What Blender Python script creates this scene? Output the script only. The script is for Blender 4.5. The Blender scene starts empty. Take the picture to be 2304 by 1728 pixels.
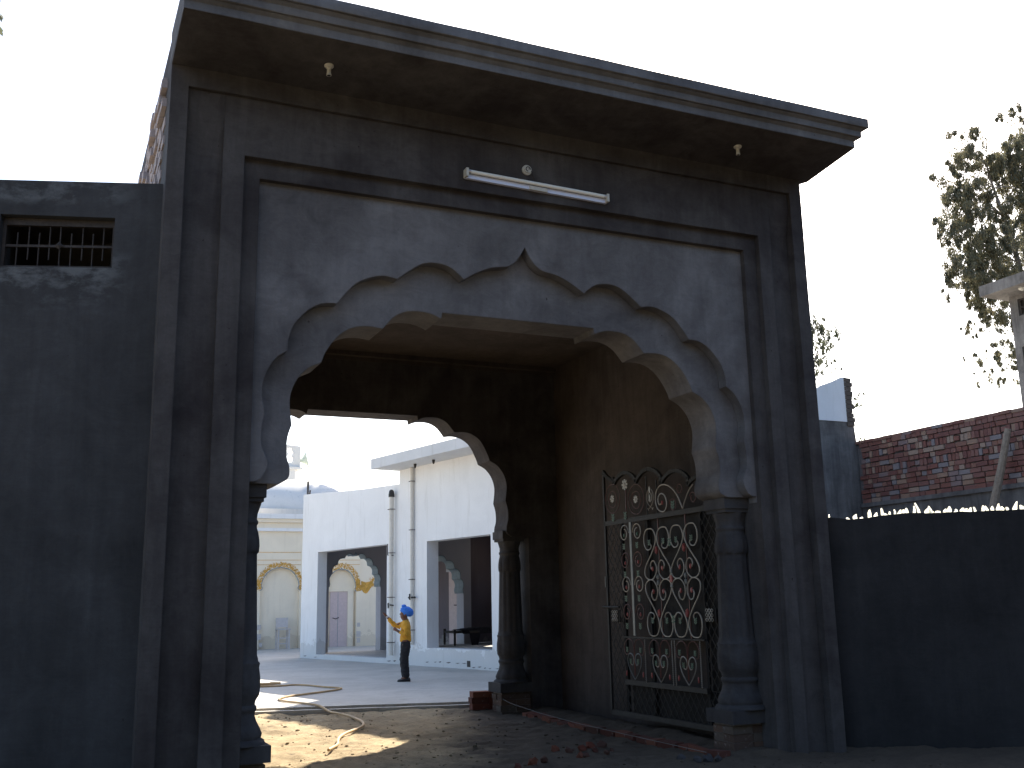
import bpy, bmesh, math, random
from mathutils import Vector, Matrix, noise
from mathutils.geometry import tessellate_polygon
random.seed(11)
S = bpy.context.scene
COL = S.collection

# ------------------------------------------------------------------ camera, sky, sun, exposure
YAW, PITCH, ROLL = 0.4283961, 0.2112292, -0.0201535
cam = bpy.data.cameras.new('camera')
cam.sensor_width = 36.0
cam.lens = 36.0 * 2310.45 / 2304.0
cam.clip_start, cam.clip_end = 0.05, 2000.0
camo = bpy.data.objects.new('camera', cam)
COL.objects.link(camo)
fw = Vector((math.sin(YAW) * math.cos(PITCH), math.cos(YAW) * math.cos(PITCH), math.sin(PITCH)))
rt = Vector((math.cos(YAW), -math.sin(YAW), 0))
up = rt.cross(fw)
r2 = rt * math.cos(ROLL) + up * math.sin(ROLL)
u2 = up * math.cos(ROLL) - rt * math.sin(ROLL)
M3 = Matrix((r2, u2, -fw)).transposed()
camo.matrix_world = Matrix.Translation((-2.336, -7.65, 1.3135)) @ M3.to_4x4()
S.camera = camo

SUN_AZ, SUN_EL = math.radians(40.5), math.radians(38)
W = bpy.data.worlds.new('World')
S.world = W
W.use_nodes = True
wn = W.node_tree
sky = wn.nodes.new('ShaderNodeTexSky')
sky.sky_type = 'NISHITA'
sky.sun_disc = False
sky.sun_elevation = SUN_EL
sky.sun_rotation = SUN_AZ
sky.air_density = 1.0
sky.dust_density = 2.0
sky.ozone_density = 1.0
wn.links.new(sky.outputs[0], wn.nodes['Background'].inputs[0])
wn.nodes['Background'].inputs[1].default_value = 0.115
sl = bpy.data.lights.new('sun', 'SUN')
sl.energy = 5.0
sl.angle = math.radians(0.53)
sl.color = (1.0, 0.90, 0.74)
so = bpy.data.objects.new('sun', sl)
COL.objects.link(so)
SUN = Vector((math.sin(SUN_AZ) * math.cos(SUN_EL), math.cos(SUN_AZ) * math.cos(SUN_EL), math.sin(SUN_EL)))
so.rotation_euler = (-SUN).to_track_quat('-Z', 'Y').to_euler()
so.location = SUN * 60
vs = S.view_settings
vs.view_transform = 'Standard'
vs.look = 'None'
vs.exposure = 1.6
vs.gamma = 1.0
vs.use_curve_mapping = False
S.cycles.max_bounces = 10
S.cycles.diffuse_bounces = 6
S.cycles.use_denoising = True

# ------------------------------------------------------------------ materials
def newmat(name):
    m = bpy.data.materials.new(name)
    m.use_nodes = True
    return m, m.node_tree, m.node_tree.nodes['Principled BSDF']

def N(nt, typ, **kw):
    n = nt.nodes.new(typ)
    for k, v in kw.items():
        if k.startswith('i_'):
            key = k[2:]
            n.inputs[int(key) if key.isdigit() else key.replace('_', ' ')].default_value = v
        else:
            setattr(n, k, v)
    return n

def ramp(nt, fac, a, b, ca=(0, 0, 0, 1), cb=(1, 1, 1, 1)):
    r = nt.nodes.new('ShaderNodeValToRGB')
    r.color_ramp.elements[0].position = a
    r.color_ramp.elements[1].position = b
    r.color_ramp.elements[0].color = ca
    r.color_ramp.elements[1].color = cb
    nt.links.new(fac, r.inputs[0])
    return r.outputs[0]

def mix(nt, fac, a, b, mode='MIX'):
    m = nt.nodes.new('ShaderNodeMix')
    m.data_type = 'RGBA'
    m.blend_type = mode
    for sock, v in ((m.inputs[0], fac), (m.inputs[6], a), (m.inputs[7], b)):
        if hasattr(v, 'is_linked') or hasattr(v, 'node'):
            nt.links.new(v, sock)
        elif isinstance(v, (int, float)):
            sock.default_value = v
        else:
            sock.default_value = (*v[:3], 1)
    return m.outputs[2]

def coords(nt, scale=(1, 1, 1), rot=(0, 0, 0)):
    tc = nt.nodes.new('ShaderNodeTexCoord')
    mp = nt.nodes.new('ShaderNodeMapping')
    mp.inputs['Scale'].default_value = scale
    mp.inputs['Rotation'].default_value = rot
    nt.links.new(tc.outputs['Object'], mp.inputs[0])
    return mp.outputs[0]

def tex(nt, vec, scale, detail=5, rough=0.6, dist=0.0):
    n = N(nt, 'ShaderNodeTexNoise', i_Scale=scale, i_Detail=detail, i_Roughness=rough, i_Distortion=dist)
    nt.links.new(vec, n.inputs['Vector'])
    return n.outputs['Fac']

def cement(name, dark, light, streak=0.5, bump=0.25, rough=0.9, brushed=(0.6, 0.6, 14), edge=0.008, lime=None):
    """rendered cement: moist blotches, trowel strokes, vertical runs, fine grain"""
    m, nt, b = newmat(name)
    v = coords(nt)
    blot = tex(nt, v, 0.9, 4, 0.55, 0.6)
    med = tex(nt, v, 3.7, 6, 0.65, 0.8)
    fine = tex(nt, v, 55, 4, 0.7)
    runs = tex(nt, coords(nt, (3.2, 3.2, 0.40), (0.10, 0.08, 0.6)), 1.6, 6, 0.62, 1.4)
    brush = tex(nt, coords(nt, brushed, (0.12, 0.16, 0.5)), 1.7, 6, 0.68, 2.6)
    c = mix(nt, ramp(nt, blot, 0.40, 0.60), dark, light)
    c = mix(nt, 0.45, c, ramp(nt, med, 0.3, 0.72, (*dark, 1), (*light, 1)))
    c = mix(nt, streak, c, ramp(nt, runs, 0.25, 0.75, (0.45, 0.45, 0.47, 1), (1.35, 1.35, 1.33, 1)), 'MULTIPLY')
    c = mix(nt, 0.14, c, ramp(nt, brush, 0.3, 0.7, (0.7, 0.7, 0.7, 1), (1.25, 1.25, 1.25, 1)), 'MULTIPLY')
    drip = tex(nt, coords(nt, (13, 13, 0.8), (0.03, 0.04, 0.7)), 1.3, 5, 0.6, 0.7)
    c = mix(nt, streak * 0.7, c, ramp(nt, drip, 0.35, 0.72, (0.72, 0.72, 0.72, 1), (1.22, 1.22, 1.22, 1)), 'MULTIPLY')
    sw = tex(nt, coords(nt, (1.4, 1.4, 2.6), (0.3, 0.2, 0.4)), 2.6, 9, 0.72, 4.5)
    c = mix(nt, 0.30, c, ramp(nt, sw, 0.38, 0.62, (0.78, 0.78, 0.78, 1), (1.2, 1.2, 1.2, 1)), 'MULTIPLY')
    pock = tex(nt, v, 21, 2, 0.5)
    c = mix(nt, ramp(nt, pock, 0.745, 0.80), c, tuple(x * 0.7 for x in dark))
    c = mix(nt, 0.25, c, ramp(nt, fine, 0.25, 0.75, (0.75, 0.75, 0.75, 1), (1.2, 1.2, 1.2, 1)), 'MULTIPLY')
    if lime:
        # lime bloom where the plaster was patched above and below the little window
        tc = nt.nodes.new('ShaderNodeTexCoord')
        sx = nt.nodes.new('ShaderNodeSeparateXYZ')
        nt.links.new(tc.outputs['Object'], sx.inputs[0])
        zr = nt.nodes.new('ShaderNodeValToRGB')
        el = zr.color_ramp.elements
        el[0].position, el[0].color = 0.0, (0, 0, 0, 1)
        el[1].position, el[1].color = 1.0, (0.75, 0.75, 0.75, 1)
        for p_, v_ in ((0.10, 0.0), (0.34, 0.9), (0.45, 1.0), (0.53, 0.1), (0.80, 0.0), (0.86, 0.75)):
            e = el.new(p_); e.color = (v_, v_, v_, 1)
        mr = nt.nodes.new('ShaderNodeMapRange')
        mr.inputs['From Min'].default_value, mr.inputs['From Max'].default_value = 3.3, 4.5
        nt.links.new(sx.outputs[2], mr.inputs[0])
        nt.links.new(mr.outputs[0], zr.inputs[0])
        xr = ramp(nt, sx.outputs[0], 0.15, 0.40)
        xr2 = ramp(nt, sx.outputs[0], 1.5, 2.2, (1, 1, 1, 1), (0, 0, 0, 1))
        sp = tex(nt, coords(nt, (0.8, 0.8, 1.5), (0.1, 0.2, 0.3)), 4.6, 8, 0.70, 0.15)
        m1 = mix(nt, 1.0, zr.outputs[0], ramp(nt, sp, 0.46, 0.60), 'MULTIPLY')
        m1 = mix(nt, 1.0, m1, xr, 'MULTIPLY')
        m1 = mix(nt, 1.0, m1, xr2, 'MULTIPLY')
        c = mix(nt, m1, c, lime)
    nt.links.new(c, b.inputs['Base Color'])
    b.inputs['Roughness'].default_value = rough
    b.inputs['Specular IOR Level'].default_value = 0.25
    h = mix(nt, 0.5, brush, fine)
    h = mix(nt, 0.4, h, med)
    h = mix(nt, 0.35, h, sw)
    bp = N(nt, 'ShaderNodeBump', i_Strength=bump, i_Distance=0.012)
    nt.links.new(h, bp.inputs['Height'])
    if edge:
        bv = nt.nodes.new('ShaderNodeBevel')
        bv.samples = 3
        bv.inputs['Radius'].default_value = edge
        nt.links.new(bv.outputs[0], bp.inputs['Normal'])
    nt.links.new(bp.outputs[0], b.inputs['Normal'])
    return m

def plain(name, col, rough=0.6, metal=0.0, var=0.15, scale=12, bump=0.1, spec=0.4):
    m, nt, b = newmat(name)
    v = coords(nt)
    f = tex(nt, v, scale, 5, 0.65, 0.3)
    lo = tuple(x * (1 - var) for x in col)
    hi = tuple(min(1, x * (1 + var)) for x in col)
    nt.links.new(ramp(nt, f, 0.3, 0.7, (*lo, 1), (*hi, 1)), b.inputs['Base Color'])
    b.inputs['Roughness'].default_value = rough
    b.inputs['Metallic'].default_value = metal
    b.inputs['Specular IOR Level'].default_value = spec
    if bump:
        bp = N(nt, 'ShaderNodeBump', i_Strength=bump, i_Distance=0.01)
        nt.links.new(f, bp.inputs['Height'])
        nt.links.new(bp.outputs[0], b.inputs['Normal'])
    return m

def whitewash(name, col, grime=(0.42, 0.40, 0.36), amount=0.38, low=0.0):
    """limewashed wall: rain runs from the top, splash dirt at the foot"""
    m, nt, b = newmat(name)
    v = coords(nt)
    a = tex(nt, v, 1.1, 5, 0.6, 0.6)
    runs = tex(nt, coords(nt, (5, 5, 0.45)), 1.6, 6, 0.68, 0.3)
    fine = tex(nt, v, 30, 4, 0.7)
    c = mix(nt, ramp(nt, a, 0.35, 0.75), col, tuple(x * 0.9 for x in col))
    f = nt.nodes.new('ShaderNodeMath')
    f.operation = 'MULTIPLY'
    nt.links.new(ramp(nt, runs, 0.55, 0.8), f.inputs[0])
    f.inputs[1].default_value = amount
    c = mix(nt, f.outputs[0], c, grime)
    # splash zone near the ground: dirt, in world height
    geo = nt.nodes.new('ShaderNodeNewGeometry')
    sp = nt.nodes.new('ShaderNodeSeparateXYZ')
    nt.links.new(geo.outputs['Position'], sp.inputs[0])
    ad = nt.nodes.new('ShaderNodeMath')
    ad.operation = 'ADD'
    nz = tex(nt, v, 4.0, 6, 0.7, 0.5)
    mu = nt.nodes.new('ShaderNodeMath')
    mu.operation = 'MULTIPLY'
    mu.inputs[1].default_value = -0.9
    nt.links.new(nz, mu.inputs[0])
    nt.links.new(sp.outputs[2], ad.inputs[0])
    nt.links.new(mu.outputs[0], ad.inputs[1])
    g = ramp(nt, ad.outputs[0], -0.36 + low, -0.05 + low, (1, 1, 1, 1), (0, 0, 0, 1))
    gm = nt.nodes.new('ShaderNodeMath')
    gm.operation = 'MULTIPLY'
    gm.inputs[1].default_value = 0.35
    nt.links.new(g, gm.inputs[0])
    c = mix(nt, gm.outputs[0], c, grime)
    c = mix(nt, 0.12, c, ramp(nt, fine, 0.3, 0.7, (0.75, 0.75, 0.75, 1), (1.1, 1.1, 1.1, 1)), 'MULTIPLY')
    nt.links.new(c, b.inputs['Base Color'])
    b.inputs['Roughness'].default_value = 0.92
    b.inputs['Specular IOR Level'].default_value = 0.2
    bp = N(nt, 'ShaderNodeBump', i_Strength=0.2, i_Distance=0.01)
    nt.links.new(mix(nt, 0.5, fine, nz), bp.inputs['Height'])
    nt.links.new(bp.outputs[0], b.inputs['Normal'])
    return m

def brickmat(name, cols, grain=0.25):
    """fired brick; every brick object gets its own tone from its random number"""
    m, nt, b = newmat(name)
    oi = nt.nodes.new('ShaderNodeObjectInfo')
    r = nt.nodes.new('ShaderNodeValToRGB')
    r.color_ramp.interpolation = 'CONSTANT'
    el = r.color_ramp.elements
    el[0].position, el[0].color = 0.0, (*cols[0], 1)
    el[1].position, el[1].color = 1.0 / len(cols), (*cols[1], 1)
    for i in range(2, len(cols)):
        e = el.new(i / len(cols))
        e.color = (*cols[i], 1)
    nt.links.new(oi.outputs['Random'], r.inputs[0])
    v = coords(nt)
    f = tex(nt, v, 40, 5, 0.7)
    f2 = tex(nt, v, 9, 5, 0.7, 0.8)
    c = mix(nt, grain + 0.2, r.outputs[0], ramp(nt, f, 0.25, 0.75, (0.6, 0.55, 0.55, 1), (1.3, 1.3, 1.3, 1)), 'MULTIPLY')
    c = mix(nt, ramp(nt, f2, 0.58, 0.72), c, (0.25, 0.22, 0.21))
    nt.links.new(c, b.inputs['Base Color'])
    b.inputs['Roughness'].default_value = 0.93
    b.inputs['Specular IOR Level'].default_value = 0.2
    bp = N(nt, 'ShaderNodeBump', i_Strength=0.5, i_Distance=0.006)
    nt.links.new(f, bp.inputs['Height'])
    nt.links.new(bp.outputs[0], b.inputs['Normal'])
    return m

M = {}
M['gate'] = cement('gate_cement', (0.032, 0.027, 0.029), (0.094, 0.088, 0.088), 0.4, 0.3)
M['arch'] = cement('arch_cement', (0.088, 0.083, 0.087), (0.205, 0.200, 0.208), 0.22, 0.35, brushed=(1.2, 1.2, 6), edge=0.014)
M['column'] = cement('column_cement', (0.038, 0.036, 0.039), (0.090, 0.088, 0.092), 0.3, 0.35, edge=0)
M['fascia'] = cement('skylit_fascia_cement', (0.088, 0.087, 0.094), (0.165, 0.166, 0.176), 0.3, 0.25)  # canopy front made paler to stand for the extra skylight it gets
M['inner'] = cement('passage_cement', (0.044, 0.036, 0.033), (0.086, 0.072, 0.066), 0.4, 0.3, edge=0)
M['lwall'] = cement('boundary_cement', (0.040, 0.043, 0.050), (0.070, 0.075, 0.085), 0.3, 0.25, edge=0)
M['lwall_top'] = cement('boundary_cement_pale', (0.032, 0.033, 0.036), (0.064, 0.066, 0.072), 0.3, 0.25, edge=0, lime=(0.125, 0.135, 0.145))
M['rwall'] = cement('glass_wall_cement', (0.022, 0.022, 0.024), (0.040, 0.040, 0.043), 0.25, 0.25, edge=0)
M['greyblock'] = cement('weathered_render', (0.115, 0.107, 0.102), (0.235, 0.222, 0.212), 0.6, 0.3, edge=0)
M['white'] = whitewash('limewash', (0.84, 0.84, 0.84))
M['whiteroof'] = whitewash('roof_limewash', (0.66, 0.67, 0.68), amount=0.45, low=-5)
M['cream'] = whitewash('cream_wash', (0.88, 0.785, 0.63), (0.50, 0.42, 0.32), 0.25, low=-0.1)
M['domepaint'] = whitewash('dome_wash', (0.68, 0.66, 0.63), (0.3, 0.3, 0.3), 0.6, low=-5)
M['shade'] = whitewash('veranda_shade_wash', (0.50, 0.50, 0.54), amount=0.3)  # limewash darkened in its colour for the shade inside the verandas
M['deepshade'] = whitewash('deep_shade_wash', (0.17, 0.145, 0.16), amount=0.2, low=-5)  # wash colour carries the indoor darkness of back wall and ceilings
M['archgrey'] = plain('arch_paint', (0.24, 0.29, 0.31), 0.8)
M['pinkdoor'] = plain('pink_door_paint', (0.58, 0.47, 0.46), 0.6, var=0.08)
M['bluegrey'] = plain('recess_line', (0.23, 0.29, 0.33), 0.8)
M['gold'] = plain('gold_leaf_paint', (0.60, 0.33, 0.06), 0.5, 0.0, var=0.3)
M['brick'] = brickmat('wall_brick', [(0.25, 0.115, 0.09), (0.23, 0.10, 0.08), (0.28, 0.15, 0.115), (0.24, 0.12, 0.10), (0.35, 0.23, 0.17), (0.21, 0.10, 0.085), (0.38, 0.28, 0.22), (0.27, 0.14, 0.115), (0.27, 0.20, 0.19), (0.24, 0.11, 0.09), (0.27, 0.24, 0.24)])
M['brickside'] = brickmat('tower_brick', [(0.40, 0.355, 0.355), (0.33, 0.30, 0.305)])
M['brickdark'] = brickmat('loose_brick', [(0.135, 0.045, 0.03), (0.10, 0.04, 0.03), (0.16, 0.062, 0.04), (0.085, 0.045, 0.035)])
M['footbrick'] = brickmat('footing_brick', [(0.12, 0.08, 0.06), (0.09, 0.062, 0.05), (0.11, 0.09, 0.075)])
M['mortar'] = plain('mortar', (0.17, 0.155, 0.15), 0.95, var=0.3, scale=25, bump=0.4)
M['iron'] = plain('black_iron', (0.014, 0.013, 0.013), 0.75, 0.0, var=0.3, spec=0.2)
M['ironbar'] = plain('rail_iron', (0.025, 0.023, 0.022), 0.65, 0.0, var=0.3, spec=0.3)
M['silver'] = plain('silver_paint', (0.31, 0.28, 0.24), 0.45, 0.2, var=0.15, bump=0)
M['dullsilver'] = plain('dull_silver_paint', (0.17, 0.18, 0.175), 0.5, 0.2, var=0.2, bump=0)
M['redpaint'] = plain('red_paint', (0.27, 0.05, 0.045), 0.5, var=0.2, bump=0)
M['maroon'] = plain('maroon_paint', (0.09, 0.025, 0.022), 0.5, var=0.2, bump=0)
M['greenpaint'] = plain('green_paint', (0.06, 0.13, 0.085), 0.5, var=0.2, bump=0)
M['rust'] = plain('rusty_iron', (0.045, 0.038, 0.036), 0.7, 0.2, var=0.35, scale=30)
M['plastic'] = plain('white_plastic', (0.50, 0.49, 0.45), 0.4, var=0.05, bump=0)
M['tube'] = plain('tube_glass', (0.82, 0.82, 0.78), 0.2, var=0.02, bump=0, spec=0.6)
M['batten'] = plain('batten_enamel', (0.58, 0.62, 0.78), 0.35, var=0.05, bump=0, spec=0.6)
M['steel'] = plain('bright_steel', (0.6, 0.6, 0.6), 0.3, 0.9, var=0.05, bump=0)
M['pipe'] = plain('pvc_pipe', (0.66, 0.63, 0.57), 0.5, var=0.08, bump=0)
M['dark'] = plain('dark_fitting', (0.03, 0.028, 0.028), 0.6, var=0.2, bump=0)
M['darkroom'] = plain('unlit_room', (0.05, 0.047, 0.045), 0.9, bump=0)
M['wood'] = plain('pale_pole_wood', (0.32, 0.26, 0.20), 0.85, var=0.25, scale=20)
M['chairwood'] = plain('painted_chair_wood', (0.55, 0.51, 0.49), 0.6, var=0.1)
M['cot'] = plain('cot_wood', (0.04, 0.035, 0.03), 0.7, var=0.2)
M['cloth'] = plain('black_cloth', (0.018, 0.017, 0.02), 0.95, var=0.3, spec=0.1)
M['hose'] = plain('rubber_hose', (0.46, 0.30, 0.14), 0.55, var=0.2, scale=4)
M['string'] = plain('mason_string', (0.16, 0.16, 0.155), 0.8, bump=0)
M['horn'] = plain('horn_paint', (0.50, 0.58, 0.52), 0.5, bump=0)
M['skin'] = plain('brown_skin', (0.16, 0.070, 0.042), 0.5, var=0.06, bump=0)
M['shirt'] = plain('mustard_shirt', (0.68, 0.34, 0.035), 0.85, var=0.14, scale=22, bump=0.5)
M['trouser'] = plain('charcoal_trousers', (0.022, 0.021, 0.024), 0.9, var=0.3, scale=18, bump=0.4)
M['turban'] = plain('blue_cotton', (0.05, 0.21, 0.72), 0.8, var=0.2, scale=30, bump=0.3)
M['shoe'] = plain('black_shoe', (0.015, 0.014, 0.014), 0.5, bump=0)
M['cuff'] = plain('white_cuff', (0.75, 0.72, 0.68), 0.7, bump=0)
M['bark'] = plain('pale_bark', (0.20, 0.175, 0.16), 0.85, var=0.3, scale=8)

def leafmat(name, cols):
    m, nt, b = newmat(name)
    v = coords(nt)
    f = tex(nt, v, 0.9, 3, 0.6)
    c = ramp(nt, f, 0.35, 0.65, (*cols[0], 1), (*cols[1], 1))
    f2 = tex(nt, v, 9, 2, 0.6)
    c = mix(nt, ramp(nt, f2, 0.45, 0.7), c, cols[2])
    nt.links.new(c, b.inputs['Base Color'])
    b.inputs['Roughness'].default_value = 0.45
    tr = nt.nodes.new('ShaderNodeBsdfTranslucent')
    nt.links.new(c, tr.inputs[0])
    ms = nt.nodes.new('ShaderNodeMixShader')
    ms.inputs[0].default_value = 0.5
    nt.links.new(b.outputs[0], ms.inputs[1])
    nt.links.new(tr.outputs[0], ms.inputs[2])
    nt.links.new(ms.outputs[0], nt.nodes['Material Output'].inputs[0])
    return m
M['leaf'] = leafmat('eucalyptus_leaf', ((0.10, 0.11, 0.08), (0.14, 0.14, 0.085), (0.22, 0.18, 0.10)))
M['leaf2'] = leafmat('far_leaf', ((0.08, 0.10, 0.065), (0.11, 0.12, 0.075), (0.12, 0.12, 0.08)))

def glassmat():
    m, nt, b = newmat('broken_glass')
    b.inputs['Base Color'].default_value = (0.95, 0.96, 0.92, 1)
    b.inputs['Roughness'].default_value = 0.25
    b.inputs['Transmission Weight'].default_value = 0.5
    tr = nt.nodes.new('ShaderNodeBsdfTranslucent')
    tr.inputs[0].default_value = (0.97, 0.97, 0.90, 1)
    ms = nt.nodes.new('ShaderNodeMixShader')
    ms.inputs[0].default_value = 0.6
    nt.links.new(b.outputs[0], ms.inputs[1])
    nt.links.new(tr.outputs[0], ms.inputs[2])
    nt.links.new(ms.outputs[0], nt.nodes['Material Output'].inputs[0])
    return m
M['glass'] = glassmat()

def soilmat():
    m, nt, b = newmat('trodden_soil')
    v = coords(nt)
    a = tex(nt, v, 1.3, 6, 0.65, 0.8)
    f = tex(nt, v, 14, 7, 0.75, 0.5)
    g = tex(nt, v, 90, 3, 0.7)
    st = tex(nt, coords(nt, (1.0, 2.6, 1.0)), 5.5, 6, 0.7, 1.0)
    c = mix(nt, ramp(nt, a, 0.35, 0.68), (0.28, 0.22, 0.14), (0.43, 0.345, 0.22))
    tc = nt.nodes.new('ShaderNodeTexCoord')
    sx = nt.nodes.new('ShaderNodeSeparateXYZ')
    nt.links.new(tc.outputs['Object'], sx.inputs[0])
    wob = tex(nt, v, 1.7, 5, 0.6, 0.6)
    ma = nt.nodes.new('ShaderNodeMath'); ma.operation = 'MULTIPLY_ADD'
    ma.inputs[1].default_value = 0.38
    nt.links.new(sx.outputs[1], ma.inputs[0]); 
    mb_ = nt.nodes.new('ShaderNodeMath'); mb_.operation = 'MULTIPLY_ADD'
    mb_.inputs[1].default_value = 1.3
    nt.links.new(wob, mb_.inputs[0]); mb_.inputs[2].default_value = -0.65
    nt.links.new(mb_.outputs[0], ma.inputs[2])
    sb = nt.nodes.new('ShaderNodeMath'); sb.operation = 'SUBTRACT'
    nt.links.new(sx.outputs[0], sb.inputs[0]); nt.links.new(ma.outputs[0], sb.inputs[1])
    damp_shade = ramp(nt, sb.outputs[0], 0.4, 2.6)
    c = mix(nt, damp_shade, c, (0.085, 0.068, 0.052))  # gateway shade painted into the soil colour, along with damp earth
    c = mix(nt, ramp(nt, st, 0.56, 0.70), c, (0.10, 0.08, 0.058))
    c = mix(nt, 0.5, c, ramp(nt, f, 0.28, 0.72, (0.55, 0.52, 0.5, 1), (1.3, 1.3, 1.3, 1)), 'MULTIPLY')
    c = mix(nt, 0.35, c, ramp(nt, g, 0.3, 0.7, (0.6, 0.6, 0.6, 1), (1.3, 1.3, 1.3, 1)), 'MULTIPLY')
    nt.links.new(c, b.inputs['Base Color'])
    b.inputs['Roughness'].default_value = 0.95
    b.inputs['Specular IOR Level'].default_value = 0.15
    bp = N(nt, 'ShaderNodeBump', i_Strength=0.8, i_Distance=0.02)
    nt.links.new(mix(nt, 0.4, f, g), bp.inputs['Height'])
    nt.links.new(bp.outputs[0], b.inputs['Normal'])
    return m
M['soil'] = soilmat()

def floormat():
    m, nt, b = newmat('court_concrete')
    v = coords(nt)
    a = tex(nt, v, 0.7, 6, 0.65, 0.8)
    f = tex(nt, v, 22, 5, 0.75)
    s = tex(nt, coords(nt, (1, 3.0, 1)), 2.4, 7, 0.72, 1.2)
    c = mix(nt, ramp(nt, a, 0.35, 0.7), (0.38, 0.36, 0.325), (0.51, 0.485, 0.44))
    c = mix(nt, ramp(nt, s, 0.54, 0.76), c, (0.21, 0.195, 0.175))
    c = mix(nt, 0.35, c, ramp(nt, f, 0.3, 0.7, (0.68, 0.68, 0.68, 1), (1.2, 1.2, 1.2, 1)), 'MULTIPLY')
    nt.links.new(c, b.inputs['Base Color'])
    b.inputs['Roughness'].default_value = 0.75
    bp = N(nt, 'ShaderNodeBump', i_Strength=0.3, i_Distance=0.008)
    nt.links.new(f, bp.inputs['Height'])
    nt.links.new(bp.outputs[0], b.inputs['Normal'])
    return m
M['court'] = floormat()

# ------------------------------------------------------------------ geometry helpers
class MB:
    def __init__(s):
        s.v, s.f = [], []
    def add(s, vs_, fs_):
        o = len(s.v)
        s.v += [tuple(p) for p in vs_]
        s.f += [tuple(i + o for i in f) for f in fs_]
        return s
    def box(s, x0, x1, y0, y1, z0, z1):
        return s.add([(x0, y0, z0), (x1, y0, z0), (x1, y1, z0), (x0, y1, z0), (x0, y0, z1), (x1, y0, z1), (x1, y1, z1), (x0, y1, z1)],
                     [(3, 2, 1, 0), (4, 5, 6, 7), (0, 1, 5, 4), (1, 2, 6, 5), (2, 3, 7, 6), (3, 0, 4, 7)])
    def obox(s, c, ax, ay, az):
        c, ax, ay, az = Vector(c), Vector(ax), Vector(ay), Vector(az)
        P = [c + ax * i + ay * j + az * k for k in (-1, 1) for j in (-1, 1) for i in (-1, 1)]
        return s.add(P, [(0, 2, 3, 1), (4, 5, 7, 6), (0, 1, 5, 4), (2, 6, 7, 3), (0, 4, 6, 2), (1, 3, 7, 5)])
    def prism(s, outer, holes=(), y0=0.0, y1=0.1, axis='y'):
        """polygon in (a, z) with holes, extruded along the third axis"""
        def P(a, z, d):
            return {'y': (a, d, z), 'x': (d, a, z), 'z': (a, z, d)}[axis]
        loops = [list(outer)] + [list(h) for h in holes]
        tri = tessellate_polygon([[Vector((a, z, 0)) for a, z in l] for l in loops])
        flat = [p for l in loops for p in l]
        n = len(flat)
        vs_ = [P(a, z, y0) for a, z in flat] + [P(a, z, y1) for a, z in flat]
        fs_ = [tuple(t) for t in tri] + [tuple(i + n for i in reversed(t)) for t in tri]
        o = 0
        for l in loops:
            k = len(l)
            for i in range(k):
                j = (i + 1) % k
                fs_.append((o + i, o + j, o + j + n, o + i + n))
            o += k
        return s.add(vs_, fs_)
    def tube(s, pts, r, seg=6, closed=False):
        pts = [Vector(p) for p in pts]
        rs = r if isinstance(r, (list, tuple)) else [r] * len(pts)
        n = len(pts)
        vs_, fs_ = [], []
        prev = None
        for i, p in enumerate(pts):
            t = (pts[(i + 1) % n] - pts[i - 1]) if closed else (pts[min(i + 1, n - 1)] - pts[max(i - 1, 0)])
            if t.length < 1e-9:
                t = Vector((0, 0, 1))
            t.normalize()
            if prev is None:
                a = t.orthogonal().normalized()
            else:
                a = prev - t * prev.dot(t)
                a = a.normalized() if a.length > 1e-6 else t.orthogonal().normalized()
            prev = a
            b = t.cross(a)
            for k in range(seg):
                q = 2 * math.pi * k / seg
                vs_.append(p + (a * math.cos(q) + b * math.sin(q)) * rs[i])
        m = n if closed else n - 1
        for i in range(m):
            for k in range(seg):
                k2 = (k + 1) % seg
                i2 = (i + 1) % n
                fs_.append((i * seg + k, i * seg + k2, i2 * seg + k2, i2 * seg + k))
        if not closed:
            fs_.append(tuple(reversed(range(seg))))
            fs_.append(tuple((n - 1) * seg + k for k in range(seg)))
        return s.add(vs_, fs_)
    def lathe(s, c, prof, seg=24, fn=None, zflip=False):
        """prof: (r, z) bottom to top"""
        vs_, fs_ = [], []
        for (r, z) in prof:
            for k in range(seg):
                q = 2 * math.pi * k / seg
                rr = fn(r, z, q) if fn else r
                vs_.append((c[0] + rr * math.cos(q), c[1] + rr * math.sin(q), c[2] + z))
        n = len(prof)
        for i in range(n - 1):
            for k in range(seg):
                k2 = (k + 1) % seg
                fs_.append((i * seg + k, i * seg + k2, (i + 1) * seg + k2, (i + 1) * seg + k))
        fs_.append(tuple(reversed(range(seg))))
        fs_.append(tuple((n - 1) * seg + k for k in range(seg)))
        return s.add(vs_, fs_)
    def blob(s, c, rx, ry, rz, jit=0.0, lat=5, lon=8):
        vs_ = [(c[0], c[1], c[2] - rz)]
        for i in range(1, lat):
            th = math.pi * i / lat - math.pi / 2
            for k in range(lon):
                q = 2 * math.pi * k / lon
                j = 1 + random.uniform(-jit, jit)
                vs_.append((c[0] + rx * j * math.cos(th) * math.cos(q), c[1] + ry * j * math.cos(th) * math.sin(q), c[2] + rz * j * math.sin(th)))
        vs_.append((c[0], c[1], c[2] + rz))
        fs_ = []
        L = len(vs_) - 1
        for k in range(lon):
            k2 = (k + 1) % lon
            fs_.append((0, 1 + k2, 1 + k))
            for i in range(lat - 2):
                a = 1 + i * lon
                fs_.append((a + k, a + k2, a + lon + k2, a + lon + k))
            a = 1 + (lat - 2) * lon
            fs_.append((a + k, a + k2, L))
        return s.add(vs_, fs_)
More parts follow.
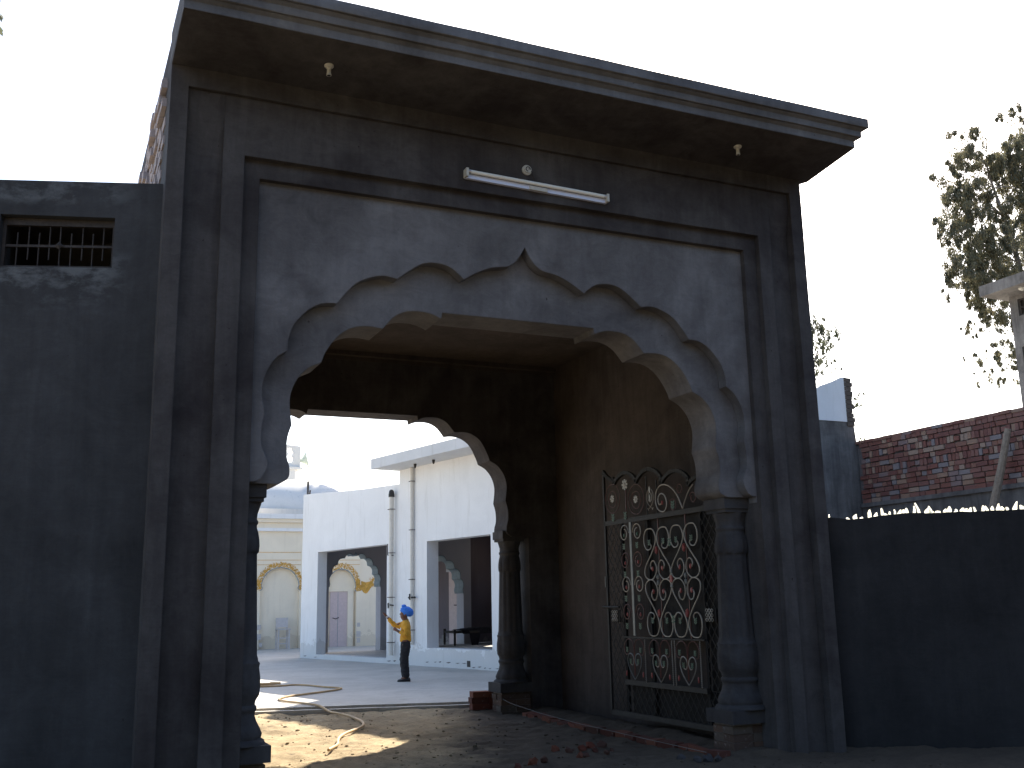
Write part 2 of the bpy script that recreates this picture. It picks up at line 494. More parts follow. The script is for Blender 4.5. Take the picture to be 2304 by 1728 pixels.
    def mesh(s, name, mat=None, smooth=35, fix=True):
        me = bpy.data.meshes.new(name)
        me.from_pydata(s.v, [], s.f)
        if fix:
            bm = bmesh.new()
            bm.from_mesh(me)
            bmesh.ops.recalc_face_normals(bm, faces=bm.faces)
            bm.to_mesh(me)
            bm.free()
        if mat:
            me.materials.append(M[mat])
        if smooth:
            me.polygons.foreach_set('use_smooth', [True] * len(me.polygons))
            me.set_sharp_from_angle(angle=math.radians(smooth))
        me.update()
        return me
    def build(s, name, mat, parent=None, smooth=35, fix=True):
        return link(name, s.mesh(name, mat, smooth, fix), parent)

def link(name, me, parent=None):
    o = bpy.data.objects.new(name, me)
    COL.objects.link(o)
    if parent:
        o.parent = parent
    return o

def tag(o, label=None, cat=None, group=None, kind=None):
    if label: o['label'] = label
    if cat: o['category'] = cat
    if group: o['group'] = group
    if kind: o['kind'] = kind
    return o

def thing(name, label, cat, loc=(0, 0, 0), rz=0.0, group=None):
    o = bpy.data.objects.new(name, None)
    COL.objects.link(o)
    o.location = loc
    o.rotation_euler = (0, 0, rz)
    o.empty_display_size = 0.2
    return tag(o, label, cat, group)

def rel(o, p):
    """put the object's mesh, written in world coordinates, under a located parent"""
    o.matrix_parent_inverse = Matrix.Translation(-Vector(p.location)) if p.rotation_euler.z == 0 else (Matrix.Translation(p.location) @ Matrix.Rotation(p.rotation_euler.z, 4, 'Z')).inverted()
    return o

def wob(poly, step=0.28, amp=0.0045):
    """hand-laid plaster: split long edges and let them wander a few millimetres"""
    out = []
    for (a, b), (c, d) in zip(poly, poly[1:] + poly[:1]):
        n_ = max(1, int(math.hypot(c - a, d - b) / step))
        for i in range(n_):
            t = i / n_
            x, z = a + (c - a) * t, b + (d - b) * t
            out.append((x + amp * noise.noise((x * 1.7, z * 1.3, 3.1)) + 0.4 * amp * noise.noise((x * 9, z * 9, 1.1)), z + amp * noise.noise((x * 1.3, z * 1.7, 7.7)) + 0.4 * amp * noise.noise((x * 9, z * 9, 5.1))))
    return out

def scallops(pts, cusps, sub=4):
    """Catmull-Rom between cusps; pts one half, from crown outwards"""
    out = []
    cuts = [0] + [i for i in range(1, len(pts) - 1) if i in cusps] + [len(pts) - 1]
    for a, b in zip(cuts[:-1], cuts[1:]):
        seg = pts[a:b + 1]
        for i in range(len(seg) - 1):
            p0 = seg[max(i - 1, 0)]; p1 = seg[i]; p2 = seg[i + 1]; p3 = seg[min(i + 2, len(seg) - 1)]
            for k in range(sub):
                t = k / sub
                f = lambda q: 0.5 * (2 * p1[q] + (p2[q] - p0[q]) * t + (2 * p0[q] - 5 * p1[q] + 4 * p2[q] - p3[q]) * t * t + (3 * p1[q] - p0[q] - 3 * p2[q] + p3[q]) * t ** 3)
                out.append((f(0), f(1)))
    out.append(pts[-1])
    return out

def arch_plate(half, cusps, cx, xl, xr, top, jl, jr, zs, z0=0.0):
    """∩-shaped polygon: rectangle with a scalloped opening; below zs the opening widens to jl..jr"""
    h = scallops(half, cusps)
    right = [(cx + u, z) for u, z in h]
    left = [(cx - u, z) for u, z in reversed(h)]
    inner = [(jl, z0), (jl, zs)] + left + (right[1:] if abs(h[0][0]) < 1e-6 else right) + [(jr, zs), (jr, z0)]
    return [(xl, z0), (xl, top), (xr, top), (xr, z0)] + list(reversed(inner))

# ------------------------------------------------------------------ ground and courtyard
g = MB()
g.add([(-600, -600, -0.03), (600, -600, -0.03), (600, 900, -0.03), (-600, 900, -0.03)], [(0, 1, 2, 3)])
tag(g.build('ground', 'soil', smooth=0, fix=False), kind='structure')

def soil_h(x, y):
    h = 0.022 * noise.noise((x * 1.1, y * 1.1, 0.3)) + 0.024 * noise.noise((x * 3.2, y * 4.2, 2.0)) + 0.020 * noise.noise((x * 7.5, y * 10, 5.0)) + 0.008 * noise.noise((x * 20, y * 24, 9.0))
    h += 0.05 * math.exp(-((x - 3.45) / 0.22) ** 2) * (1 if -0.1 < y < 4.9 else 0.0)      # earth banked along the right wall
    return h
x0, x1, y0, y1, nx, ny = -6.0, 8.0, -4.0, 8.0, 280, 260
vv = [(x0 + (x1 - x0) * i / nx, y0 + (y1 - y0) * j / ny) for j in range(ny + 1) for i in range(nx + 1)]
me_v = [(x, y, soil_h(x, y)) for x, y in vv]
me_f = [(j * (nx + 1) + i, j * (nx + 1) + i + 1, (j + 1) * (nx + 1) + i + 1, (j + 1) * (nx + 1) + i) for j in range(ny) for i in range(nx)]
g = MB(); g.v, g.f = me_v, me_f
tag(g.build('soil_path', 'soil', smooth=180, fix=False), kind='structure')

# concrete court, its broken kerb edge and the low ledge in front of it
edge = []
xs = -16.0
while xs < 9.0:
    yy = 5.51 + (3.21 - xs) * 0.300
    edge.append((xs, yy + random.uniform(-0.018, 0.018)))
    xs += 0.22
poly = edge + [(60, 5.5), (60, 60), (-16, 60)]
g = MB().prism(poly, (), -0.2, 0.06, axis='z')
tag(g.build('court_floor', 'court', smooth=0), kind='structure')
led = [(x, y - 0.20 + random.uniform(-0.012, 0.012)) for x, y in edge] + [(x, y - 0.11) for x, y in reversed(edge)]
tag(MB().prism(led, (), -0.2, 0.036, axis='z').build('kerb_ledge', 'court', smooth=0), kind='structure')

# clods, grit and pebbles pressed into the soil
g = MB()
for i in range(1300):
    x, y = random.uniform(-2.2, 4.4), random.uniform(-2.0, 6.2)
    if y > 5.3 + (3.2 - x) * 0.3: continue
    s_ = random.choice([0.005, 0.006, 0.008, 0.010, 0.015]) * random.uniform(0.7, 1.3)
    g.blob((x, y, soil_h(x, y) + s_ * 0.2), s_ * random.uniform(0.8, 1.5), s_ * random.uniform(0.8, 1.5), s_ * 0.7, 0.3, 3, 5)
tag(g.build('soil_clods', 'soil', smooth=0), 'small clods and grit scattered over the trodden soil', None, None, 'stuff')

# ------------------------------------------------------------------ the gateway
GW = thing('gateway', 'grey cement gateway with a scalloped arch under a flat projecting canopy', 'gateway', (1.3, 0, 0))
def gp(mb, name, mat, smooth=35):
    return rel(mb.build(name, mat, GW, smooth), GW)

def rect_arch(xl, xr, top, il, ir, itop, z0=-0.2):
    return [(xl, z0), (xl, top), (xr, top), (xr, z0), (ir, z0), (ir, itop), (il, itop), (il, z0)]
# outermost border, band, raised inner band, step, all stacked towards the arch panel
gp(MB().prism(wob(rect_arch(-1.69, 4.27, 5.395, -1.56, 4.13, 5.215)), (), -0.15, 0.5), 'border', 'gate')
gp(MB().prism(wob(rect_arch(-1.565, 4.135, 5.22, -1.20, 3.80, 4.80)), (), -0.058, 0.5), 'band', 'gate')
bandpoly = [(-1.28, -0.2), (-1.28, 5.213), (3.885, 5.213), (3.885, -0.2), (3.74, -0.2), (3.74, 4.735), (-1.12, 4.735), (-1.12, -0.2)]
gp(MB().prism(wob(bandpoly), (), -0.115, -0.053), 'raised_band', 'gate')
for xa, xb in ((-1.5585, -1.2805), (3.8855, 4.1285)):
    gp(MB().prism([(-0.0535, 4.62), (-0.064, 4.80), (-0.092, 4.93), (-0.1145, 5.04), (-0.1148, 5.2125), (-0.0535, 5.2125)], (), xa, xb, axis='x'), 'band_fillet', 'gate', 60)
gp(MB().prism(wob(rect_arch(-1.125, 3.745, 4.74, -0.99, 3.60, 4.59)), (), -0.055, 0.5), 'frame_step', 'gate')
OUT = [(0, 4.34), (0.05, 4.25), (0.10, 4.19), (0.17, 4.145), (0.31, 4.12), (0.43, 4.07), (0.50, 4.03), (0.57, 3.985), (0.62, 4.03), (0.70, 4.08), (0.82, 4.10), (0.93, 4.08), (1.03, 4.02), (1.155, 3.92), (1.26, 3.935), (1.37, 3.91), (1.49, 3.85), (1.58, 3.755), (1.65, 3.66), (1.76, 3.65), (1.86, 3.60), (1.94, 3.52), (2.0, 3.43), (2.03, 3.32), (2.03, 3.245), (2.11, 3.19), (2.17, 3.10), (2.205, 3.0), (2.215, 2.89), (2.19, 2.745), (2.21, 2.63), (2.205, 2.50), (2.155, 2.375), (2.20, 2.265), (2.26, 2.235)]
gp(MB().prism(wob(arch_plate(OUT, {7, 13, 18, 24, 29}, 1.305, -0.995, 3.605, 4.60, -0.985, 3.595, 2.235, 2.18), 0.28, 0.003), (), 0.0, 0.11), 'arch_panel', 'arch', 30)
INN = [(0.72, 3.71), (0.73, 3.655), (0.82, 3.69), (0.93, 3.70), (1.04, 3.685), (1.14, 3.63), (1.235, 3.52), (1.36, 3.53), (1.49, 3.505), (1.61, 3.42), (1.70, 3.29), (1.735, 3.20), (1.84, 3.145), (1.92, 3.055), (1.965, 2.95), (1.975, 2.85), (1.955, 2.69), (1.985, 2.59), (1.99, 2.46), (1.965, 2.36), (1.975, 2.28), (2.05, 2.235)]
innc = {1, 6, 11, 16}
gp(MB().prism(wob(arch_plate(INN, innc, 1.30, -1.15, 3.75, 4.60, -1.12, 3.73, 2.235, 2.18), 0.28, 0.003), (), 0.112, 0.50), 'arch_ring', 'arch', 30)
# rear arch
REAR = [(u * 0.965, z - 0.055 if z > 3.4 else z - 0.08) for u, z in INN]
gp(MB().prism(arch_plate(REAR, innc, 1.155, -1.69, 4.20, 5.38, -1.20, 3.52, 2.155, -0.2), (), 4.40, 4.80), 'rear_arch', 'gate', 30)
# passage walls and ceiling, brick outer cheek on the left
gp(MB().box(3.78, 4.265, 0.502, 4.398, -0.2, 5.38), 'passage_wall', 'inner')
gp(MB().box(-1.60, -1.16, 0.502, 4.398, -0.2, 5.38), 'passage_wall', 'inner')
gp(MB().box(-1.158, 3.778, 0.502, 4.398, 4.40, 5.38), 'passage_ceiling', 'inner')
gp(MB().box(-1.158, 3.778, 4.385, 4.399, 4.30, 4.398).box(-1.158, 3.778, 4.30, 4.386, 4.345, 4.3985), 'ceiling_beam', 'inner')
# canopy slab with three stepped fascias
def run_profile(prof, xa, xb, step=0.22):
    mb_ = MB()
    n_ = int((xb - xa) / step)
    k = len(prof)
    for i in range(n_ + 1):
        x = xa + (xb - xa) * i / n_
        for j, (y, z) in enumerate(prof):
            e = 0.0 if y > -0.5 else 0.005
            mb_.v.append((x, y + e * noise.noise((x * 1.9, j * 3.3, z)) + e * 0.5 * noise.noise((x * 7, j * 5.1, z)), z + e * noise.noise((x * 1.6, j * 2.7, 9 + z)) + e * 0.4 * noise.noise((x * 8, j * 2.1, z))))
    for i in range(n_):
        for j in range(k):
            j2 = (j + 1) % k
            mb_.f.append((i * k + j, i * k + j2, (i + 1) * k + j2, (i + 1) * k + j))
    mb_.f.append(tuple(range(k))); mb_.f.append(tuple(reversed(range(n_ * k, n_ * k + k))))
    return mb_
for (z0_, z1_, yf, xr_) in ((5.445, 5.530, -0.83, 4.372), (5.537, 5.612, -0.88, 4.42), (5.620, 5.705, -0.93, 4.47)):
    gp(run_profile([(0.0, z0_), (yf + 0.004, z0_), (yf, z0_ + 0.005), (yf, z1_ - 0.018), (yf - (0.030 if z1_ < 5.7 else 0.0), z1_ + 0.002), (yf - (0.030 if z1_ < 5.7 else -0.006), z1_ + 0.005), (0.0, z1_ + 0.005)], -1.69, xr_), 'fascia', 'fascia')
cv = MB()
cv.prism([(-0.83, 5.445), (0.0, 5.445), (0.0, 5.40), (-0.151, 5.372)], (), -1.6895, 4.371, axis='x')
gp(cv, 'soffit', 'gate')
gp(MB().box(-1.68, 4.30, 0.001, 4.85, 5.40, 5.70), 'roof_slab', 'gate')

# rough unplastered brick on the left side of the tower, seen edge on above the boundary wall
g = MB()
gp(MB().box(-1.672, -1.602, 0.505, 4.78, -0.2, 5.39), 'mortar_bed', 'mortar')
for r_ in range(20):
    z = 3.9 + r_ * 0.078
    y = 0.12 + (0.12 if r_ % 2 else 0)
    while y < 4.7:
        L = random.uniform(0.20, 0.235)
        d_ = random.uniform(0.0, 0.030)
        if z > 5.05 and random.random() < 0.25: d_ += 0.03
        if y + L < 4.78 and random.random() > 0.04:
            g.box(-1.684 - d_, -1.60, y + 0.002, y + L - 0.012, z, z + 0.068)
        y += L
o = gp(g, 'brick_face', 'brickside', 0); tag(o, kind='stuff')

# columns: brick footing, plinth, flared base, fluted shaft, petal bulbs, bracket capital
PROF = [(0.235, 0.36), (0.230, 0.385), (0.205, 0.40), (0.212, 0.43), (0.195, 0.47), (0.168, 0.52), (0.155, 0.56), (0.158, 0.585), (0.168, 0.60), (0.168, 0.62), (0.155, 0.635), (0.160, 0.665), (0.184, 0.70), (0.190, 0.76), (0.188, 0.83), (0.178, 0.895), (0.184, 0.925), (0.170, 0.94), (0.165, 0.98), (0.156, 1.25), (0.146, 1.55), (0.141, 1.72), (0.150, 1.735), (0.154, 1.78), (0.151, 1.83), (0.142, 1.88), (0.130, 1.915), (0.129, 1.935), (0.138, 1.95), (0.138, 1.965), (0.128, 1.98), (0.132, 2.02), (0.145, 2.06), (0.155, 2.09), (0.158, 2.105)]
def flute(r, z, q):
    if 0.97 < z < 1.73: return r * (1 - 0.055 * (1 - abs(math.cos(q * 6))) ** 1.0 - 0.02)
    if 0.69 < z < 0.93: return r * (1 - 0.06 * (1 - abs(math.cos(q * 4))) ** 2)
    if 1.73 < z < 1.89: return r * (1 - 0.09 * (1 - abs(math.cos(q * 4))) ** 2)
    if 0.38 < z < 0.53: return r * (1 - 0.07 * (1 - abs(math.cos(q * 4 + 0.4))))
    if 2.0 < z < 2.1: return r * (1 - 0.07 * (1 - abs(math.cos(q * 4))))
    return r
def dense(pr, k=3):
    o_ = []
    for a, b in zip(pr[:-1], pr[1:]):
        n_ = max(1, int(abs(b[1] - a[1]) / 0.02)) if abs(b[1] - a[1]) > 0.03 else k - 1
        for i in range(n_):
            t = i / n_
            o_.append((a[0] + (b[0] - a[0]) * t, a[1] + (b[1] - a[1]) * t))
    return o_ + [pr[-1]]
colm = MB().lathe((0, 0, 0), dense(PROF), 72, flute).mesh('column', 'column', 50)
plm = MB().box(-0.245, 0.245, -0.20, 0.20, 0.245, 0.36).mesh('plinth', 'column', 0)
cb = MB().box(-0.165, 0.165, -0.165, 0.165, 2.135, 2.234).box(-0.15, 0.15, -0.15, 0.15, 2.104, 2.136)
capm = cb.mesh('capital', 'column', 0)
fbm = MB().box(-0.104, 0.104, -0.075, 0.075, -0.03, 0.035).mesh('brick', 'footbrick', 0)
corem = MB().box(-0.20, 0.20, -0.14, 0.14, -0.15, 0.245).mesh('mortar_core', 'mortar', 0)
def column(x, y, sc=1.0):
    c = link('column', colm, GW); rel(c, GW); c.location = (x, y, 0); c.scale = (sc, sc, 1)
    for me_, nm in ((plm, 'plinth'), (capm, 'capital'), (corem, 'mortar_core')):
        link(nm, me_, c)
    for k in range(4):
        off = 0.0 if k % 2 else 0.108
        for fx in ((-0.108, 0.108) if k % 2 == 0 else (-0.215 + 0.104, 0.11)):
            for fy in (-0.075, 0.075):
                b = link('brick', fbm, c)
                b.location = (fx + random.uniform(-0.008, 0.008), fy * 1.0 + random.uniform(-0.006, 0.006), -0.02 + k * 0.070)
                b.rotation_euler = (0, 0, random.uniform(-0.03, 0.03))
    return c
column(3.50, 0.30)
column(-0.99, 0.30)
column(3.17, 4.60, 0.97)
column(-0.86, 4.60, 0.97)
# reveals behind the columns
gp(MB().box(3.70, 3.777, 0.12, 0.9, -0.2, 2.233), 'jamb', 'gate')
gp(MB().box(-1.158, -1.10, 0.12, 0.9, -0.2, 2.233), 'jamb', 'gate')
gp(MB().box(3.36, 3.778, 4.402, 4.798, -0.2, 2.154), 'jamb', 'gate')
gp(MB().box(-1.60, -1.06, 4.402, 4.798, -0.2, 2.154), 'jamb', 'gate')

# fittings on the gateway: tube light, ceiling rose, two lampholders, roof rods (all fixed, all things that could be unscrewed)
tl = thing('tube_light', 'long white fluorescent tube on a batten above the arch', 'tube light', (1.38, -0.10, 4.86))
def on(tl, mb, name, mat, sm=35): return rel(mb.build(name, mat, tl, sm), tl)
dz = -0.021
def tp(x, y, z): return (x, y, z + (x - 1.38) * dz)
on(tl, MB().obox((1.38, -0.130, 4.838), (0.675, 0, -0.0142), (0, 0.016, 0), (0, 0, 0.020)), 'batten', 'batten')
on(tl, MB().tube([tp(0.72, -0.163, 4.872), tp(1.2, -0.163, 4.872), tp(2.04, -0.163, 4.872)], 0.0165, 10), 'tube', 'tube')
on(tl, MB().obox((1.38, -0.148, 4.832), (0.085, 0, -0.002), (0, 0.010, 0), (0, 0, 0.016)), 'choke_box', 'plastic')
for x in (0.705, 2.055):
    on(tl, MB().obox(tp(x, -0.150, 4.858), (0.011, 0, 0), (0, 0.036, 0), (0, 0, 0.036)), 'end_holder', 'plastic')
    on(tl, MB().tube([tp(x + (0.012 if x < 1 else -0.035), -0.163, 4.872), tp(x + (0.035 if x < 1 else -0.012), -0.163, 4.872)], 0.0175, 10), 'end_cap', 'steel')
rs = thing('ceiling_rose', 'round white ceiling rose with a loose wire above the tube light', 'ceiling rose', (1.285, -0.1, 5.005))
def disc(mb, c, r, d0, d1, seg=20):
    vs_ = [(c[0] + r * math.cos(2 * math.pi * k / seg), d, c[2] + r * math.sin(2 * math.pi * k / seg)) for d in (d0, d1) for k in range(seg)]
    mb.add(vs_, [tuple(range(seg)), tuple(reversed(range(seg, 2 * seg)))] + [(k, (k + 1) % seg, (k + 1) % seg + seg, k + seg) for k in range(seg)])
    return mb
on(rs, disc(disc(MB(), (1.285, 0, 5.005), 0.045, -0.114, -0.130), (1.285, 0, 5.005), 0.032, -0.1301, -0.148), 'cap', 'plastic')
on(rs, MB().tube([(1.285 + 0.020 * math.cos(a), -0.150, 5.005 + 0.020 * math.sin(a)) for a in [0.2 + 0.45 * i for i in range(11)]], 0.004, 5), 'ring_groove', 'dark')
on(rs, MB().tube([(1.285, -0.151, 5.005), (1.31, -0.151, 5.007), (1.325, -0.135, 4.99), (1.36, -0.117, 4.93)], 0.003, 5), 'wire', 'rust')
for i, (x, y, lab) in enumerate(((-0.57, -0.50, 'white batten lampholder without a bulb under the left end of the canopy'), (3.27, -0.50, 'white batten lampholder without a bulb under the right end of the canopy'))):
    z = 5.372 + (0.445 - 0.372) * (0.131 + 0.5 - 0.262) / 0.7
    z = 5.412
    lh = thing('lampholder', lab, 'lampholder', (x, y, z), group='lampholders under the canopy')
    lh.scale = (0.8, 0.8, 0.85)
    MB().lathe((0, 0, 0), [(0.046, 0.012), (0.046, -0.012), (0.036, -0.022), (0.026, -0.028)][::-1], 20).build('base', 'plastic', lh)
    MB().lathe((0, 0, 0), [(0.022, -0.028), (0.020, -0.05), (0.021, -0.075), (0.025, -0.092), (0.025, -0.10)][::-1], 16).build('socket', 'plastic', lh)
    MB().lathe((0, 0, 0), [(0.017, -0.1015), (0.017, -0.1005)], 12).build('contact_hole', 'dark', lh)
for (x, h, lean, lab) in ((3.27, 0.05, 0.0, 'short stub of steel rod on the canopy roof'), (3.42, 0.16, -0.02, 'taller thin steel rod on the canopy roof')):
    tag(MB().tube([(x, -0.80, 5.69), (x + lean, -0.80, 5.80 + h)], 0.005, 6).build('steel_rod', 'rust'), lab, 'rod', 'rods left on the roof')

# ------------------------------------------------------------------ boundary walls each side of the gate
def wall_frame(name, label, cat, p0, d):
    return thing(name, label, cat, (p0[0], p0[1], 0), math.atan2(d[1], d[0]))
# left wall: local x runs leftwards away from the gate, local +y faces the camera
LW = wall_frame('boundary_wall', 'dark cement boundary wall left of the gateway with a small barred window', 'wall', (-1.69, 0.02), (-0.95, 0.314))
MB().prism([(0.0, -0.2), (0.0, 4.465), (9, 4.50), (9, -0.2)], [[(0.335, 3.795), (1.15, 3.795), (1.15, 4.20), (0.335, 4.185)]], -0.24, 0.0).build('wall_face', 'lwall_top', LW, 0)
wf = MB().prism([(0.337, 3.80), (1.148, 3.80), (1.148, 4.195), (0.337, 4.181)], [[(0.362, 3.825), (1.123, 3.825), (1.123, 4.140), (0.362, 4.130)]], -0.10, -0.06).build('window_frame', 'rust', LW, 0)
MB().box(0.362, 1.123, -0.088, -0.068, 3.972, 3.990).build('rail', 'rust', wf, 0)
barx = [(0.43, 1, 0), (0.505, 0, 1), (0.58, 1, 0), (0.66, 0, 1), (0.74, 1, 1), (0.815, 1, 0), (0.89, 0, 1), (0.965, 1, 0), (1.045, 0, 1)]
for x, full_up, full_dn in barx:
    zt = 4.132 if not full_up == 0 else 4.085
    zb = 3.826 if full_dn else 3.875
    if x in (0.43, 0.58, 0.89, 0.965): pass
    MB().tube([(x, -0.078, zb), (x, -0.078, zt)], 0.0055, 6).build('bar', 'rust', wf)
MB().add([(0.74, -0.052, 4.012), (0.772, -0.06, 3.981), (0.74, -0.052, 3.950), (0.708, -0.06, 3.981), (0.74, -0.04, 3.981)], [(0, 1, 4), (1, 2, 4), (2, 3, 4), (3, 0, 4), (3, 2, 1, 0)]).build('knob', 'rust', wf, 0)
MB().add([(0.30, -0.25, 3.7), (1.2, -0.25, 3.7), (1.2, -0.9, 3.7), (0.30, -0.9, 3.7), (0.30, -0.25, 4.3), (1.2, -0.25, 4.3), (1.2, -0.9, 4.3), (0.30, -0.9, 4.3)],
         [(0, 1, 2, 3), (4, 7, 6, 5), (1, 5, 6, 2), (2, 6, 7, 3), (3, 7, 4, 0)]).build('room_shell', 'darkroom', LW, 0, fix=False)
# right wall, topped with broken glass
RW = wall_frame('glass_topped_wall', 'low dark cement wall right of the gateway topped with broken glass', 'wall', (4.27, 0.02), (0.85, -0.53))
g = MB()
tops = []
n = 140
for i in range(n + 1):
    x = 7.0 * i / n
    tops.append((x, 2.055 - 0.03 * math.exp(-((x - 0.3) / 0.2) ** 2) + 0.02 * noise.noise((x * 3, 1, 0)) + 0.008 * noise.noise((x * 14, 4, 0)) + 0.02 * x / 2))
g.prism([(0, -0.2)] + tops + [(7.0, -0.2)], (), -0.005, 0.23)
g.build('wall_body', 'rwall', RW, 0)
def shard(w, h):
    a = random.uniform(-0.4, 0.4) * w
    t = 0.004
    pl = [(-w / 2, -0.03), (w / 2 * random.uniform(0.7, 1), -0.03), (w / 2 * random.uniform(0.5, 1.1), h * random.uniform(0.3, 0.7)), (a + 0.006, h), (a - 0.006, h * 0.96), (-w / 2 * random.uniform(0.6, 1.1), h * random.uniform(0.25, 0.7))]
    return MB().prism(pl, (), -t / 2, t / 2).mesh('glass_shard', 'glass', 0)
spots = [(0.14, .03), (0.31, .02), (0.38, .04), (0.44, .02), (0.51, .06), (0.56, .03), (0.62, .055), (0.66, .02), (0.69, .03), (0.74, .04), (0.79, .04), (0.82, .03), (0.85, .04), (0.92, .055), (0.97, .085), (1.03, .05), (1.06, .03), (1.08, .06), (1.12, .02), (1.15, .025), (1.19, .03), (1.24, .05), (1.27, .02), (1.30, .025), (1.33, .03), (1.36, .025), (1.42, .04), (1.47, .04), (1.53, .045), (1.56, .04), (1.61, .035), (1.65, .05), (1.69, .03), (1.73, .025), (1.83, .065), (1.9, .04), (2.0, .05), (2.1, .04)]
for x, h in spots:
    i = min(n, int(x / 7.0 * n))
    o = link('glass_shard', shard(random.uniform(0.028, 0.060), h * 1.35), RW)
    o.location = (x + 0.01, 0.10 + random.uniform(-0.06, 0.06), tops[i][1])
    o.rotation_euler = (random.uniform(-0.25, 0.25), random.uniform(-0.2, 0.2), random.uniform(-1.0, 1.0))

# ------------------------------------------------------------------ metal gate leaf, open against the right wall of the passage (plane x = GX)
GX = 3.52
GL = thing('gate_leaf', 'tall black iron gate leaf with scrolls, hearts and flowers standing open', 'gate', (GX, 0.52, 0))
def gl(mb, name, mat, sm=35, parent=None): return rel(mb.build(name, mat, GL, sm), GL)
def bar(y0_, z0_, y1_, z1_, w=0.02, t=0.012, x=GX):
    a, b = Vector((x, y0_, z0_)), Vector((x, y1_, z1_))
    d_ = (b - a); L = d_.length; d_.normalize()
    s_ = Vector((1, 0, 0)).cross(d_)
    return MB().obox((a + b) / 2, d_ * L / 2, s_ * w, Vector((t, 0, 0)))
def scroll(pts, r=0.0065): return MB().tube([(GX - 0.018, y, z) for y, z in pts], r, 6)
def spiral(cy, cz, r0, r1, a0, turns, n_=26, ey=1.0):
    return [(cy + ey * (r0 + (r1 - r0) * i / n_) * math.cos(a0 + turns * 2 * math.pi * i / n_), cz + (r0 + (r1 - r0) * i / n_) * math.sin(a0 + turns * 2 * math.pi * i / n_)) for i in range(n_ + 1)]
# frame
gl(bar(2.68, 0.12, 2.68, 2.78, 0.016), 'stile', 'ironbar')
gl(bar(0.53, 0.12, 0.53, 2.36, 0.018), 'stile', 'iron')
gl(bar(2.36, 0.16, 2.36, 2.19, 0.020, 0.014, GX + 0.03), 'stile', 'iron')  # this bar and the next imitate frame shadow and shaded posts
gl(bar(1.83, 0.16, 1.83, 2.19, 0.026, 0.014, GX + 0.03), 'stile', 'iron')
gl(bar(0.83, 0.16, 0.83, 2.19, 0.016, 0.012, GX + 0.02), 'stile', 'iron')
for z, w in ((2.19, 0.026), (0.94, 0.008), (0.47, 0.026), (0.135, 0.026)):
    yA, yB = (2.68, 0.53) if z in (0.135, 2.19) else (2.36, 0.83)
    gl(bar(yA, z, yB, z, w), 'rail', 'ironbar')
# scalloped crest
crest = []
for (ya, yb, zc, zp) in ((2.68, 2.45, 2.79, None), (2.45, 1.97, 2.615, 2.72), (1.97, 1.47, 2.59, 2.70), (1.47, 0.97, 2.52, 2.62), (0.97, 0.53, 2.45, 2.52)):
    for i in range(13):
        t = i / 12
        y = ya + (yb - ya) * t
        if zp is None: z = 2.79 - 0.13 * math.sin(t * math.pi / 2) + 0.02 * t * t
        else: z = zc + (zp - zc) * math.sin(math.pi * t) ** 0.8
        crest.append((y, z))
cm = MB()
for a, b in zip(crest[:-1], crest[1:]):
    if abs(a[0] - b[0]) + abs(a[1] - b[1]) > 1e-4:
        A, B = Vector((GX, *a)), Vector((GX, *b)); d_ = B - A; L = d_.length; d_.normalize()
        cm.obox((A + B) / 2, d_ * (L / 2 + 0.004), Vector((1, 0, 0)).cross(d_) * 0.020, Vector((0.016, 0, 0)))
gl(cm, 'crest', 'ironbar')
# diamond lattice in the side strips and along the bottom
def lattice(ya, yb, za, zb, st, slope):
    m_ = MB()
    for sg in (1, -1):
        k = -40
        while k < 80:
            # line y = ya + sg-step; z runs with slope
            pts = []
            zz = za
            y_at = lambda z: (ya if sg == 1 else yb) - sg * (z - za) / slope * 1.0 + sg * (k * st)
            z_in = [z for z in (za + (zb - za) * i / 60 for i in range(61)) if min(ya, yb) - 1e-6 <= y_at(z) <= max(ya, yb) + 1e-6]
            if len(z_in) >= 2:
                m_.add([], [])
                m_.tube([(GX + 0.008, y_at(z_in[0]), z_in[0]), (GX + 0.008, y_at(z_in[-1]), z_in[-1])], 0.0042, 4)
            k += 1
    return m_
for (a, b, c, d_) in ((2.35, 2.67, 0.16, 2.17), (0.54, 0.82, 0.16, 2.17), (0.84, 2.35, 0.16, 0.45)):
    tag(gl(lattice(a, b, c, d_, 0.10, 1.3), 'lattice', 'ironbar', 0), kind='stuff')
# sheet backing of the lower and inner panels
gl(MB().box(GX + 0.045, GX + 0.050, 0.83, 1.80, 0.94, 2.19), 'backing_sheet', 'iron', 0)
gl(MB().box(GX + 0.050, GX + 0.054, 0.54, 2.30, 0.15, 0.46), 'backing_sheet', 'iron', 0)
gl(MB().box(GX + 0.050, GX + 0.054, 0.54, 0.82, 0.47, 2.17), 'backing_sheet', 'iron', 0)
